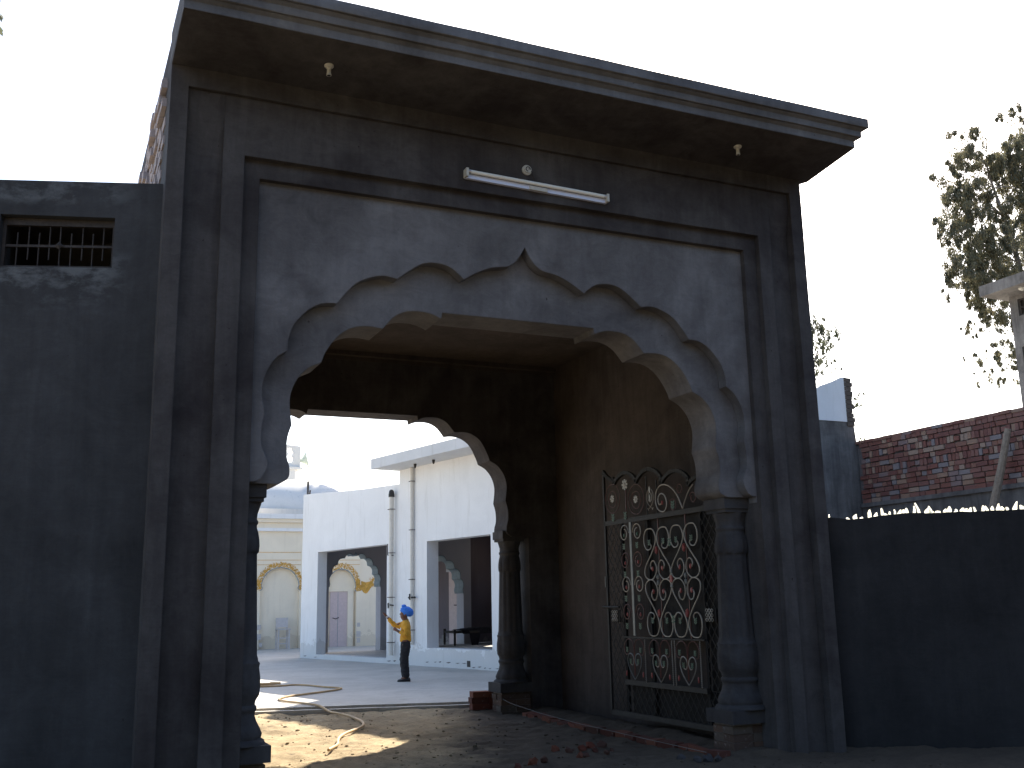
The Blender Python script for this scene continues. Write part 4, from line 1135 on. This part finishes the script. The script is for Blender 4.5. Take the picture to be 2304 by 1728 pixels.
# gold floral relief along the niches
def gold_band(nn, spread, cx, extra=()):
    g_ = MB()
    pts = nn[1:-1]
    def petal(x, z, q, s_):
        g_.add([(x + math.cos(q) * s_, 26.382, z + math.sin(q) * s_), (x + math.cos(q + 1.2) * s_ * 0.4, 26.388, z + math.sin(q + 1.2) * s_ * 0.4), (x - math.cos(q) * s_ * 0.7, 26.392, z - math.sin(q) * s_ * 0.7), (x + math.cos(q - 1.2) * s_ * 0.4, 26.388, z + math.sin(q - 1.2) * s_ * 0.4)], [(0, 1, 2, 3)])
    for a, b in zip(pts[:-1], pts[1:]):
        L = math.hypot(b[0] - a[0], b[1] - a[1])
        for k in range(max(1, int(L * 190))):
            t = random.random()
            x, z = a[0] + (b[0] - a[0]) * t, a[1] + (b[1] - a[1]) * t
            nx2, nz2 = (x - cx), (z - 1.75)
            l_ = math.hypot(nx2, nz2)
            d_ = random.uniform(0.03, spread)
            petal(x + nx2 / l_ * d_, z + nz2 / l_ * d_, random.random() * 6.3, random.uniform(0.026, 0.046))
    for (xa, xb, za, zb, num) in extra:
        for k in range(num):
            x = random.uniform(xa, xb)
            petal(x, random.uniform(za, zb), random.random() * 6.3, random.uniform(0.026, 0.046))
    return g_
o = cbp(gold_band(nA, 0.17, 4.80, ((3.80, 4.20, 1.93, 2.25, 130), (3.80, 4.0, 1.70, 2.0, 50))), 'gold_relief', 'gold', 0); tag(o, kind='stuff')
o = cbp(gold_band(nB, 0.20, 6.83, ((7.30, 7.60, 1.88, 2.15, 110), (7.78, 8.18, 1.98, 2.28, 120))), 'gold_relief', 'gold', 0); tag(o, kind='stuff')
cbp(MB().prism([(7.30, 2.10), (7.36, 2.30), (7.50, 2.18), (7.66, 2.13), (7.84, 2.16), (7.92, 2.24), (7.90, 2.02), (7.82, 1.92), (7.72, 1.78), (7.66, 1.76), (7.58, 1.80), (7.50, 1.92), (7.38, 1.97)], (), 26.393, 26.3985), 'gold_panel', 'gold')
sd = cbp(MB().box(6.48, 7.07, 26.50, 26.549, 0.0, 1.84), 'door', 'pinkdoor')
MB().box(6.74, 6.75, 26.494, 26.4995, 0.02, 1.82).build('panel_joint', 'bluegrey', sd, 0)
MB().tube([(6.57, 26.488, 0.99), (6.67, 26.485, 0.955), (6.78, 26.488, 1.0)], 0.012, 5).build('chain_latch', 'dark', sd)
cbp(MB().box(7.07, 7.26, 26.46, 26.549, 0.0, 1.84), 'door_jamb', 'cream')
cbp(MB().box(6.42, 7.30, 26.47, 26.5485, 1.84, 1.90), 'door_lintel', 'cream')
for (x, z, s_) in ((4.16, 0.75, .06), (4.16, 0.45, .07), (4.22, 0.2, .05), (7.43, 0.75, .05), (7.43, 0.45, .07), (7.43, 0.25, .06)):
    cbp(MB().box(x - s_, x + s_, 26.394, 26.3992, z - s_ * 1.3, z + s_ * 1.3), 'worn_patch', 'chairwood')
# low dome and parapet block on the roof
dm = [(2.35 * math.cos(a), 1.35 * math.sin(a) ** 1.1) for a in [math.pi / 2 * i / 14 for i in range(14)]] + [(0.05, 1.36)]
cbp(MB().lathe((5.95, 30.0, 4.58), dm, 40), 'dome', 'domepaint', 60)
cbp(MB().box(3.2, 9.4, 27.6, 31.0, 3.86, 4.66), 'dome_base', 'domepaint')

# turret with a figure-shaped opening and a horn loudspeaker beyond the roofs
TT = thing('roof_turret', 'pale square turret with a cut-out opening behind the dome', 'turret', (7.5, 38.0, 0))
def cut(cx, cz):
    p = []
    for i in range(12):
        a = math.radians(-60 + 30 * i)
        p.append((cx + 0.10 * math.cos(a), cz + 0.16 + 0.17 * math.sin(a)))
    return p
rel(MB().prism([(6.75, 7.55), (6.75, 8.56), (7.98, 8.46), (7.98, 7.50)], [[(7.36, 7.72), (7.62, 7.72), (7.66, 7.90), (7.58, 8.0), (7.66, 8.14), (7.60, 8.26), (7.62, 8.36), (7.40, 8.38), (7.38, 8.20), (7.46, 8.10), (7.36, 7.98)]], 38.0, 38.25).build('turret_wall', 'whiteroof', TT, 0), TT)
rel(MB().box(6.7, 7.75, 37.9, 39.0, 0, 7.50).build('tower', 'whiteroof', TT, 0), TT)
rel(MB().box(6.7, 8.05, 37.85, 38.9, 7.40, 7.502).build('slab', 'whiteroof', TT, 0), TT)
HS = thing('horn_loudspeaker', 'pale green horn loudspeaker fixed beside the turret', 'loudspeaker', (8.15, 38.1, 7.85))
o = MB().lathe((0, 0, 0), [(0.05, -0.35), (0.06, -0.2), (0.13, -0.05), (0.25, 0.08), (0.42, 0.14), (0.42, 0.16)], 18).build('horn', 'horn', HS, 50)
o.rotation_euler = (0, math.radians(75), math.radians(-12))
MB().box(-0.35, -0.25, -0.06, 0.06, -0.30, 0.0).build('bracket', 'horn', HS, 0)

# school chair in the left niche
CH = thing('school_chair', 'pale wooden chair with a tall back standing in the arched niche', 'chair', (4.86, 26.12, 0.06))
for (x, y, h) in ((-0.17, -0.17, 0.60), (0.17, -0.17, 0.60), (-0.17, 0.17, 0.96), (0.17, 0.17, 0.96)):
    MB().box(x - 0.025, x + 0.025, y - 0.025, y + 0.025, 0, h).build('leg', 'chairwood', CH, 0)
MB().box(-0.21, 0.21, -0.21, 0.20, 0.60, 0.635).build('seat', 'chairwood', CH, 0)
MB().obox((0, 0.155, 0.82), (0.19, 0, 0), (0, 0.012, 0), (0, 0.01, 0.15)).build('backrest', 'chairwood', CH, 0)
for z in (0.16, 0.33): MB().box(-0.15, 0.15, -0.185, -0.160, z, z + 0.035).build('stretcher', 'chairwood', CH, 0)

# ------------------------------------------------------------------ brick wall beyond the right boundary wall
BW = thing('brick_wall', 'red brick wall on a grey rendered plinth right of the gateway', 'wall', (12.0, 5.5, 0))
def bw(mb, name, mat): return rel(mb.build(name, mat, BW, 0), BW)
bw(MB().box(12.012, 12.22, -4, 7.62, 3.07, 4.262), 'mortar_bed', 'mortar')
bw(MB().box(11.975, 12.23, -4, 7.60, -0.2, 2.99), 'plinth_wall', 'greyblock')
bw(MB().box(11.93, 12.24, -4, 7.60, 2.99, 3.065), 'ledge', 'greyblock')
str_m = MB().box(-0.055, 0.0, -0.112, 0.112, 0.0, 0.074).mesh('brick', 'brick', 0)
hdr_m = MB().box(-0.055, 0.0, -0.053, 0.053, 0.0, 0.074).mesh('brick', 'brick', 0)
row_m = MB().box(-0.055, 0.0, -0.034, 0.034, 0.0, 0.112).mesh('brick', 'brick', 0)
z = 3.068
courses = ['s', 's', 'h', 's', 'h', 's', 'r', 'h', 's', 'r', 's', 'm']
nb = 0
extra = MB()
for ci, c in enumerate(courses):
    H = 0.112 if c == 'r' else 0.074
    y = 7.58 - random.uniform(0, 0.1)
    while y > -3.5:
        typ = c
        if c in 'sh' and random.random() < 0.22: typ = 'h' if c == 's' else 's'
        if c == 'm': typ = random.choice('sshh')
        if c == 'r' and random.random() < 0.18: typ = 'h'
        L = {'s': 0.224, 'h': 0.106, 'r': 0.068}[typ]
        if y > 3.55 and nb < 300:
            o = link('brick', {'s': str_m, 'h': hdr_m, 'r': row_m}[typ], BW)
            o.location = (0.025 + random.uniform(-0.016, 0.010), y - L / 2 - 5.5, z + random.uniform(-0.004, 0.004) + (0.019 if c == 'r' and typ == 'h' else 0))
            o.rotation_euler = (random.uniform(-0.02, 0.02), 0, random.uniform(-0.04, 0.04))
            nb += 1
        else:
            extra.box(11.97 + random.uniform(-0.012, 0.008), 12.025, y - L, y, z, z + {'s': 0.074, 'h': 0.074, 'r': 0.112}[typ])
        y -= L + 0.016
    z += H + 0.0165
tag(bw(extra, 'brick_course', 'brick'), kind='stuff')
TOPZ = z
for k in range(18):
    y = 7.5 - k * 0.24
    if y < 3.5: break
    o = link('coping_brick', str_m, BW)
    o.location = (0.025 + random.uniform(-0.01, 0.01), y - 5.5, 4.215 + random.uniform(-0.004, 0.004)); o.rotation_euler = (0, random.uniform(-0.03, 0.03), random.uniform(-0.03, 0.03))
    o.scale = (1.3, 1.05, 0.75)

GB = thing('rendered_pier', 'grey rendered wall end with a white plastered panel near the brick wall', 'wall', (11.4, 7.6, 0))
def gb(mb, name, mat): return rel(mb.build(name, mat, GB, 0), GB)
gb(MB().prism([(8.5, -0.2), (8.5, 4.66), (11.80, 4.66), (11.97, 4.62), (12.0, 4.28), (12.2, 4.26), (12.2, -0.2)], (), 7.625, 7.85), 'lower_wall', 'greyblock')
gb(MB().prism([(8.5, 4.661), (8.5, 5.2), (11.0, 5.22), (11.2, 5.34), (11.5, 5.44), (11.72, 5.54), (11.86, 5.55), (11.80, 4.661)], (), 7.61, 7.80), 'white_panel', 'white')
g = MB()
for k in range(11):
    z_ = 4.58 + k * 0.088
    g.box(11.80, 11.985 + random.uniform(-0.03, 0.02), 7.60, 7.83, z_, z_ + 0.08)
gb(g, 'brick_end', 'footbrick')
PO = tag(MB().tube([(11.75, 4.42, 1.6), (11.72, 4.38, 2.71), (11.76, 4.18, 3.3), (11.78, 3.97, 3.93)], [0.075, 0.07, 0.062, 0.052], 9).build('leaning_pole', 'wood'), 'pale wooden pole leaning against the brick wall', 'pole')

# neighbour's house at the right edge
NH = thing('neighbour_house', 'grey two storey house with a flat overhanging roof behind the brick wall', 'house', (24, 11, 0))
def nh(mb, name, mat, parent=None): return mb.build(name, mat, parent, 0) if parent else rel(mb.build(name, mat, NH, 0), NH)
nh(MB().prism([(4, 0), (13.44, 0), (13.44, 10.15), (4, 10.15)], [[(12.2, 9.50), (13.16, 9.50), (13.16, 10.02), (12.2, 10.02)], [(12.0, 6.3), (13.20, 6.3), (13.20, 8.55), (12.0, 8.55)]], 24.0, 24.25, axis='x'), 'wall', 'greyblock')
nh(MB().box(24.252, 32, 4, 13.44, 0, 10.14), 'rear_block', 'greyblock')
nh(MB().box(23.1, 32.5, 3.5, 13.72, 10.15, 10.48), 'roof_slab', 'greyblock')
w1 = nh(MB().prism([(12.2, 9.50), (13.16, 9.50), (13.16, 10.02), (12.2, 10.02)], [[(12.25, 9.55), (13.10, 9.55), (13.10, 9.97), (12.25, 9.97)]], 24.05, 24.10, axis='x'), 'window', 'rust')
for k in range(5): nh(MB().tube([(24.07, 12.35 + k * 0.15, 9.55), (24.07, 12.35 + k * 0.15, 9.97)], 0.012, 5), 'bar', 'rust', w1)
nh(MB().box(24.06, 24.085, 12.25, 13.10, 9.74, 9.77), 'bar', 'rust', w1)
nh(MB().prism([(12.0, 6.3), (13.20, 6.3), (13.20, 8.55), (12.0, 8.55)], [[(12.08, 6.38), (13.12, 6.38), (13.12, 8.47), (12.08, 8.47)]], 24.04, 24.10, axis='x'), 'door_frame', 'rust')
nh(MB().lathe((23.5, 12.55, 10.06), [(0.03, 0.0), (0.10, 0.05), (0.11, 0.085)], 12), 'lamp_base', 'plastic')

# ------------------------------------------------------------------ trees
def leaves(g_, c, r, num, L=0.17, w=0.035, droop=0.75, flat=0.8):
    for k in range(num):
        while True:
            d_ = Vector((random.uniform(-1, 1), random.uniform(-1, 1), random.uniform(-1, 1)))
            if d_.length < 1: break
        p = Vector(c) + Vector((d_.x * r, d_.y * r, d_.z * r * 1.1))
        a = random.random() * 6.3
        dr_ = Vector((math.cos(a) * (1 - droop) , math.sin(a) * (1 - droop), -droop * random.uniform(0.6, 1.2))).normalized()
        s_ = dr_.cross(Vector((math.cos(a * 3.1), math.sin(a * 3.1), 0.2))).normalized()
        l_ = L * random.uniform(0.6, 1.3)
        b_ = w * random.uniform(0.7, 1.3)
        g_.add([p, p + dr_ * l_ * 0.45 + s_ * b_, p + dr_ * l_, p + dr_ * l_ * 0.4 - s_ * b_], [(0, 1, 2, 3)])

BIG = [(35.91, 22.46, 0.36), (35.32, 21.35, 0.49), (34.73, 20.27, 0.44), (34.88, 19.42, 0.56), (35.78, 19.78, 0.53), (36.76, 21.49, 0.59), (36.61, 20.57, 0.58), (34.39, 18.91, 0.47), (35.0, 18.35, 0.56), (35.75, 18.68, 0.48), (33.81, 17.76, 0.38), (34.27, 17.19, 0.47), (35.71, 17.59, 0.52), (36.58, 17.71, 0.44), (35.01, 16.65, 0.6), (35.83, 16.54, 0.56), (36.73, 16.87, 0.53), (34.09, 16.01, 0.46), (34.26, 15.29, 0.42), (35.09, 15.39, 0.55), (35.73, 15.05, 0.56), (33.92, 14.84, 0.29), (35.52, 14.6, 0.51), (35.7, 14.0, 0.43), (36.55, 14.08, 0.43), (36.73, 13.47, 0.3), (38.78, 23.91, 0.28), (39.49, 24.51, 0.33), (39.24, 23.07, 0.42), (38.26, 21.75, 0.46), (38.92, 22.09, 0.47), (39.4, 21.94, 0.47), (37.92, 20.56, 0.32), (38.75, 20.24, 0.41), (38.99, 19.6, 0.41), (38.79, 18.46, 0.41), (38.43, 18.41, 0.23), (38.0, 19.34, 0.27), (36.83, 15.81, 0.48), (37.75, 16.13, 0.44), (34.46, 13.09, 0.19), (34.86, 13.05, 0.17), (35.3, 12.92, 0.17), (36.41, 12.41, 0.21), (36.62, 12.01, 0.26), (36.82, 11.51, 0.21), (34.52, 11.73, 0.1), (34.96, 11.43, 0.19), (35.36, 11.05, 0.13), (35.38, 10.69, 0.15), (36.83, 10.8, 0.19), (36.43, 11.38, 0.17), (36.47, 15.98, 0.57), (39.75, 20.85, 0.94), (39.87, 18.16, 1.04), (39.24, 16.31, 1.02), (40.73, 22.87, 0.84), (40.88, 20.35, 1.18), (40.64, 17.37, 1.16), (39.6, 15.05, 0.68)]
def tree(name, label, cat, base, trunk, clusters, Y, leafm, dens, L, w, depth, limbs):
    T = thing(name, label, cat, base)
    tm = MB()
    tm.tube([Vector(p) for p, _ in trunk], [r for _, r in trunk], 8)
    tp_ = [Vector(p) for p, _ in trunk]
    for (x, z, r) in clusters:
        if r < limbs: continue
        c = Vector((x, Y, z))
        t0 = min(tp_[1:], key=lambda q: (q - c).length + max(0, q.z - c.z) * 2)
        m_ = (t0 + c) / 2 + Vector((0, 0, 0.3))
        tm.tube([t0, m_ + Vector((random.uniform(-.2, .2), random.uniform(-.3, .3), random.uniform(-.3, .2))), c], [0.032, 0.02, 0.008], 5)
    rel(tm.build('trunk', 'bark', T, 60), T)
    g_ = MB()
    for (x, z, r) in clusters:
        num = int(dens * (r / 0.45) ** 2) + 10
        # sprays: small uneven tufts and hanging strands round the cluster centre
        nt_ = max(4, int(9 * r / 0.45))
        for k in range(nt_):
            ox, oz = random.gauss(0, 0.62) * r, random.gauss(0, 0.62) * r
            oy = random.uniform(-depth, depth)
            rr = r * random.uniform(0.22, 0.55)
            m_ = max(5, int(num / nt_ * random.uniform(0.5, 1.3)))
            hang = random.random() < 0.45
            for q in range(3 if hang else 1):
                leaves(g_, (x + ox + random.uniform(-0.05, 0.05), Y + oy, z + oz - q * rr * 1.1), rr * (1 - 0.22 * q), m_ // (2 if hang else 1), L, w)
        leaves(g_, (x, Y, z), r * 1.5, num // 5, L, w)
    rel(g_.build('crown', leafm, T, 0, fix=False), T)
    return T
BIG += [(38.3, 17.2, 0.35), (37.6, 18.0, 0.3), (37.3, 19.2, 0.35), (38.2, 15.4, 0.4), (37.4, 15.2, 0.45), (36.0, 18.9, 0.4), (36.9, 18.6, 0.35), (38.5, 21.0, 0.4), (37.2, 20.9, 0.3), (36.2, 13.3, 0.3), (37.1, 12.7, 0.3), (37.0, 11.9, 0.25)]
tree('eucalyptus_tree', 'tall drooping eucalyptus tree behind the neighbouring house', 'tree', (40.5, 24, 0),
     [((40.5, 24, 0), 0.42), ((40.0, 24, 6), 0.34), ((39.2, 24, 12), 0.26), ((38.35, 24, 14.9), 0.15), ((38.1, 24, 16.4), 0.12), ((37.9, 24, 17.4), 0.11), ((37.5, 24, 18.6), 0.085), ((37.1, 24, 19.9), 0.06), ((36.8, 24, 21.0), 0.03)], BIG, 24, 'leaf', 1250, 0.145, 0.024, 0.8, 0.4)
SM = [(31.16, 14.63, 0.26), (31.45, 14.21, 0.3), (32.03, 14.04, 0.26), (31.29, 13.52, 0.35), (31.92, 13.47, 0.31), (31.1, 12.95, 0.3), (31.48, 12.76, 0.26), (32.32, 13.61, 0.18), (30.97, 12.28, 0.21), (31.74, 12.56, 0.17), (31.28, 12.09, 0.17), (32.1, 12.15, 0.11), (31.04, 11.85, 0.17), (33.2, 10.79, 0.22), (33.5, 11.03, 0.13), (33.24, 10.47, 0.11), (30.55, 14.23, 0.43), (30.33, 13.33, 0.53), (30.22, 12.22, 0.53), (33.24, 8.83, 0.09), (29.82, 10.9, 0.53)]
tree('leafy_tree', 'small green leafy tree showing behind the right edge of the gateway', 'tree', (30.2, 30, 0),
     [((30.2, 30, 0), 0.25), ((30.2, 30, 5), 0.20), ((30.4, 30, 9), 0.14), ((30.6, 30, 12), 0.09), ((30.9, 30, 14), 0.04)], SM, 30, 'leaf2', 330, 0.12, 0.036, 0.5, 0.25)
# overhanging twig, top left corner: tips of a tree standing out of the picture
tw = [(-3.30, 7.98, 0.10), (-3.24, 7.84, 0.06), (-3.20, 7.66, 0.055), (-3.26, 7.62, 0.05), (-3.6, 8.1, 0.3), (-4.0, 8.0, 0.4), (-4.3, 8.6, 0.5)]
tree('roadside_tree', 'leafy twig tips hanging into the top left corner', 'tree', (-6.0, 4, 0),
     [((-6.0, 4, 0), 0.2), ((-5.8, 4, 4), 0.16), ((-5.2, 4, 7), 0.11), ((-4.4, 4, 8.3), 0.06), ((-3.7, 4, 8.2), 0.025), ((-3.3, 4, 7.95), 0.010)], tw, 4, 'leaf2', 60, 0.09, 0.022, 0.1, 9)

big_c = [(21.4 + random.uniform(-4.2, 4.5), 15.0 + random.uniform(-3.4, 4.2), random.uniform(1.0, 1.7)) for _ in range(34)]  # unseen tree, added to throw shade over the far court
ST = tree('added_shade_tree', 'large broad leafy tree added unseen behind the white hall to shade the court', 'tree', (21.4, 37.5, 0),
     [((21.4, 37.5, 0), 0.5), ((21.4, 37.5, 5), 0.42), ((21.2, 37.5, 9), 0.34), ((21.4, 37.5, 13), 0.2), ((21.4, 37.5, 16), 0.08)], big_c, 37.5, 'leaf2', 260, 0.42, 0.15, 3.0, 0.5)
g = MB()  # unseen tree row, added to cut low skylight on the gateway front
for k in range(900):
    x = random.uniform(-34, 44)
    z_ = random.random() ** 0.8 * (9.5 + 2.0 * noise.noise((x * 0.16, 0, 0)))
    leaves(g, (x, -19 + random.uniform(-2.5, 2.5), z_), 1.5, 16, 0.9, 0.34, 0.5)
tag(g.build('added_tree_belt', 'leaf2', None, 0, fix=False), 'dense dark row of trees added unseen behind the viewer to block low sky', None, None, 'stuff')

# ------------------------------------------------------------------ the boy in the courtyard
PB = thing('person', 'boy in a blue turban and mustard shirt with one arm raised', 'person', (3.49, 9.74, 0.06), math.atan2(0.318, -0.948))
# local +x: the way he faces, local +y: his left... (camera side is his left)
def skin(name, verts, edges, mat, parent, sub=2, root=0, folds=0.0):
    me = bpy.data.meshes.new(name)
    me.from_pydata([v[:3] for v in verts], edges, [])
    o = bpy.data.objects.new(name, me)
    COL.objects.link(o)
    sk = o.modifiers.new('skin', 'SKIN')
    sk.use_smooth_shade = True
    for i, v in enumerate(verts):
        r = v[3]
        d_ = me.skin_vertices[0].data[i]
        d_.radius = (r, r) if not isinstance(r, tuple) else r
        d_.use_root = (i == root)
    ss = o.modifiers.new('sub', 'SUBSURF')
    ss.levels = ss.render_levels = sub
    bpy.context.view_layer.update()
    ev = o.evaluated_get(bpy.context.evaluated_depsgraph_get())
    nm = bpy.data.meshes.new_from_object(ev)
    o.modifiers.clear()
    o.data = nm
    nm.name = name
    nm.materials.clear()
    nm.materials.append(M[mat])
    nm.polygons.foreach_set('use_smooth', [True] * len(nm.polygons))
    if folds:
        nm.update()
        for v in nm.vertices:
            c = v.co
            k = noise.noise((c.x * 16, c.y * 16, c.z * 26)) + 0.5 * noise.noise((c.x * 38, c.y * 38, c.z * 50))
            v.co = c + v.normal * folds * k
    o.parent = parent
    return o
LFT = 1   # +y is his left (towards the camera)
bv = [(0, 0, .63, .085), (0, 0, .75, .080), (-.005, 0, .88, .085), (-.01, 0, .975, .065), (.005, 0, 1.03, .040), (.03, 0, 1.085, .060), (.02, 0, 1.14, .074), (.005, 0, 1.19, .060),
      (.085, 0, 1.06, .026), (.105, 0, 1.115, .014),
      (.01, -.115, .965, .046), (.185, -.15, .925, .036), (.315, -.13, 1.075, .023), (.355, -.125, 1.115, .022),
      (-.005, .125, .955, .046), (-.01, .165, .765, .037), (.135, .11, .845, .024), (.175, .09, .872, .024),
      (0, .065, .57, .072), (.02, .07, .34, .052), (-.025, .07, .08, .036), (.075, .075, .03, .028),
      (0, -.065, .57, .072), (.025, -.07, .34, .052), (-.02, -.07, .08, .036), (.08, -.075, .03, .028)]
be = [(0, 1), (1, 2), (2, 3), (3, 4), (4, 5), (5, 6), (6, 7), (5, 8), (6, 9), (3, 10), (10, 11), (11, 12), (12, 13), (3, 14), (14, 15), (15, 16), (16, 17), (0, 18), (18, 19), (19, 20), (20, 21), (0, 22), (22, 23), (23, 24), (24, 25)]
# fingers: raised right hand spread forwards and up, left hand curled
for k in range(4):
    i0 = len(bv)
    off = (k - 1.5) * 0.013
    bv += [(.378, -.125 + off, 1.138 + 0.002 * k, .0085), (.400 - 0.002 * abs(k - 1), -.126 + off * 1.3, 1.165 - 0.003 * k, .0072)]
    be += [(13, i0), (i0, i0 + 1)]
i0 = len(bv); bv += [(.352, -.100, 1.135, .009), (.362, -.088, 1.158, .0075)]; be += [(13, i0), (i0, i0 + 1)]
for k in range(4):
    i0 = len(bv)
    off = (k - 1.5) * 0.012
    bv += [(.202, .082, .880 + off, .0085), (.206, .060, .872 + off, .0075)]
    be += [(17, i0), (i0, i0 + 1)]
i0 = len(bv); bv += [(.185, .085, .900, .009), (.200, .070, .905, .0075)]; be += [(17, i0), (i0, i0 + 1)]
skin('body', bv, be, 'skin', PB)
sv = [(0, 0, .640, .113), (0, 0, .70, .109), (0, 0, .78, .098), (-.005, 0, .88, .104), (-.012, 0, .965, .082), (-.005, 0, 1.02, .052), (-.002, 0, 1.045, .046),
      (.01, -.115, .965, .060), (.11, -.145, .925, .055), (.185, -.152, .925, .050), (.26, -.14, 1.01, .040), (.305, -.132, 1.062, .031),
      (-.005, .120, .955, .060), (-.012, .155, .86, .054), (-.012, .168, .765, .051), (.06, .14, .805, .043), (.115, .12, .835, .033)]
se = [(0, 1), (1, 2), (2, 3), (3, 4), (4, 5), (5, 6), (4, 7), (7, 8), (8, 9), (9, 10), (10, 11), (4, 12), (12, 13), (13, 14), (14, 15), (15, 16)]
skin('shirt', sv, se, 'shirt', PB, 3, 0, 0.010)
tv = [(0, 0, .74, .090), (0, 0, .64, .094), (.0, .058, .55, .086), (.02, .066, .36, .074), (.0, .068, .20, .070), (-.012, .07, .055, .068), (.0, -.058, .55, .086), (.035, -.066, .36, .074), (.02, -.068, .20, .070), (.0, -.07, .055, .068)]
te = [(0, 1), (1, 2), (2, 3), (3, 4), (4, 5), (1, 6), (6, 7), (7, 8), (8, 9)]
skin('trousers', tv, te, 'trouser', PB, 3, 0, 0.010)
for sg in (1, -1):
    g = MB()
    for (x, r, h) in ((-0.065, 0.036, 0.045), (-0.02, 0.042, 0.055), (0.04, 0.044, 0.045), (0.09, 0.040, 0.034), (0.125, 0.026, 0.024)):
        pass
    prof = [(-0.085, 0.012, 0.03), (-0.075, 0.032, 0.055), (-0.02, 0.040, 0.062), (0.04, 0.043, 0.050), (0.09, 0.040, 0.038), (0.125, 0.026, 0.028), (0.138, 0.008, 0.016)]
    vs_, fs_ = [], []
    for x, r, h in prof:
        for k in range(10):
            q = 2 * math.pi * k / 10
            vs_.append((x, sg * 0.072 + r * math.cos(q), max(0.0, h * 0.5 + h * 0.55 * math.sin(q))))
    for i in range(len(prof) - 1):
        for k in range(10):
            fs_.append((i * 10 + k, i * 10 + (k + 1) % 10, (i + 1) * 10 + (k + 1) % 10, (i + 1) * 10 + k))
    fs_ += [tuple(range(10)), tuple(reversed(range(60, 70)))]
    g.add(vs_, fs_)
    g.build('shoe', 'shoe', PB, 60)
# turban: wound cloth with folds, knot at the crown front
g = MB()
la, lo = 16, 32
vs_, fs_ = [], []
tilt = Matrix.Rotation(math.radians(-22), 3, 'Y')
for i in range(la + 1):
    th = math.radians(-52) + math.radians(142) * i / la
    for k in range(lo):
        q = 2 * math.pi * k / lo
        fold = 1 + 0.030 * math.sin(th * 15 + 2.6 * math.sin(q)) + 0.05 * noise.noise((math.cos(q) * 2, math.sin(q) * 2, th * 3))
        p = tilt @ Vector((0.120 * math.cos(th) * math.cos(q), 0.094 * math.cos(th) * math.sin(q), 0.086 * math.sin(th))) * fold
        vs_.append((p.x - 0.022, p.y, p.z + 1.165))
for i in range(la):
    for k in range(lo):
        fs_.append((i * lo + k, i * lo + (k + 1) % lo, (i + 1) * lo + (k + 1) % lo, (i + 1) * lo + k))
g.add(vs_, fs_ + [tuple(reversed(range(lo)))])
tb = g.build('turban', 'turban', PB, 180)
MB().blob((0.030, 0, 1.258), 0.044, 0.036, 0.030, 0.06, 8, 12).build('knot', 'turban', tb, 180)
MB().lathe((0, 0, 0), [(0.026, -0.012), (0.027, 0.012)], 12).build('bracelet', 'cuff', PB).location = (.318, -.13, 1.08)
for sg in (1, -1):
    MB().blob((0.088, sg * 0.030, 1.125), 0.006, 0.010, 0.005, 0, 5, 8).build('eye', 'cuff', PB)
    MB().blob((0.092, sg * 0.030, 1.125), 0.004, 0.004, 0.004, 0, 5, 8).build('pupil', 'dark', PB)
    MB().blob((0.0, sg * 0.074, 1.105), 0.016, 0.008, 0.022, 0.05, 5, 8).build('ear', 'skin', PB)
MB().blob((0.100, 0, 1.078), 0.006, 0.018, 0.005, 0, 4, 8).build('mouth', 'maroon', PB)
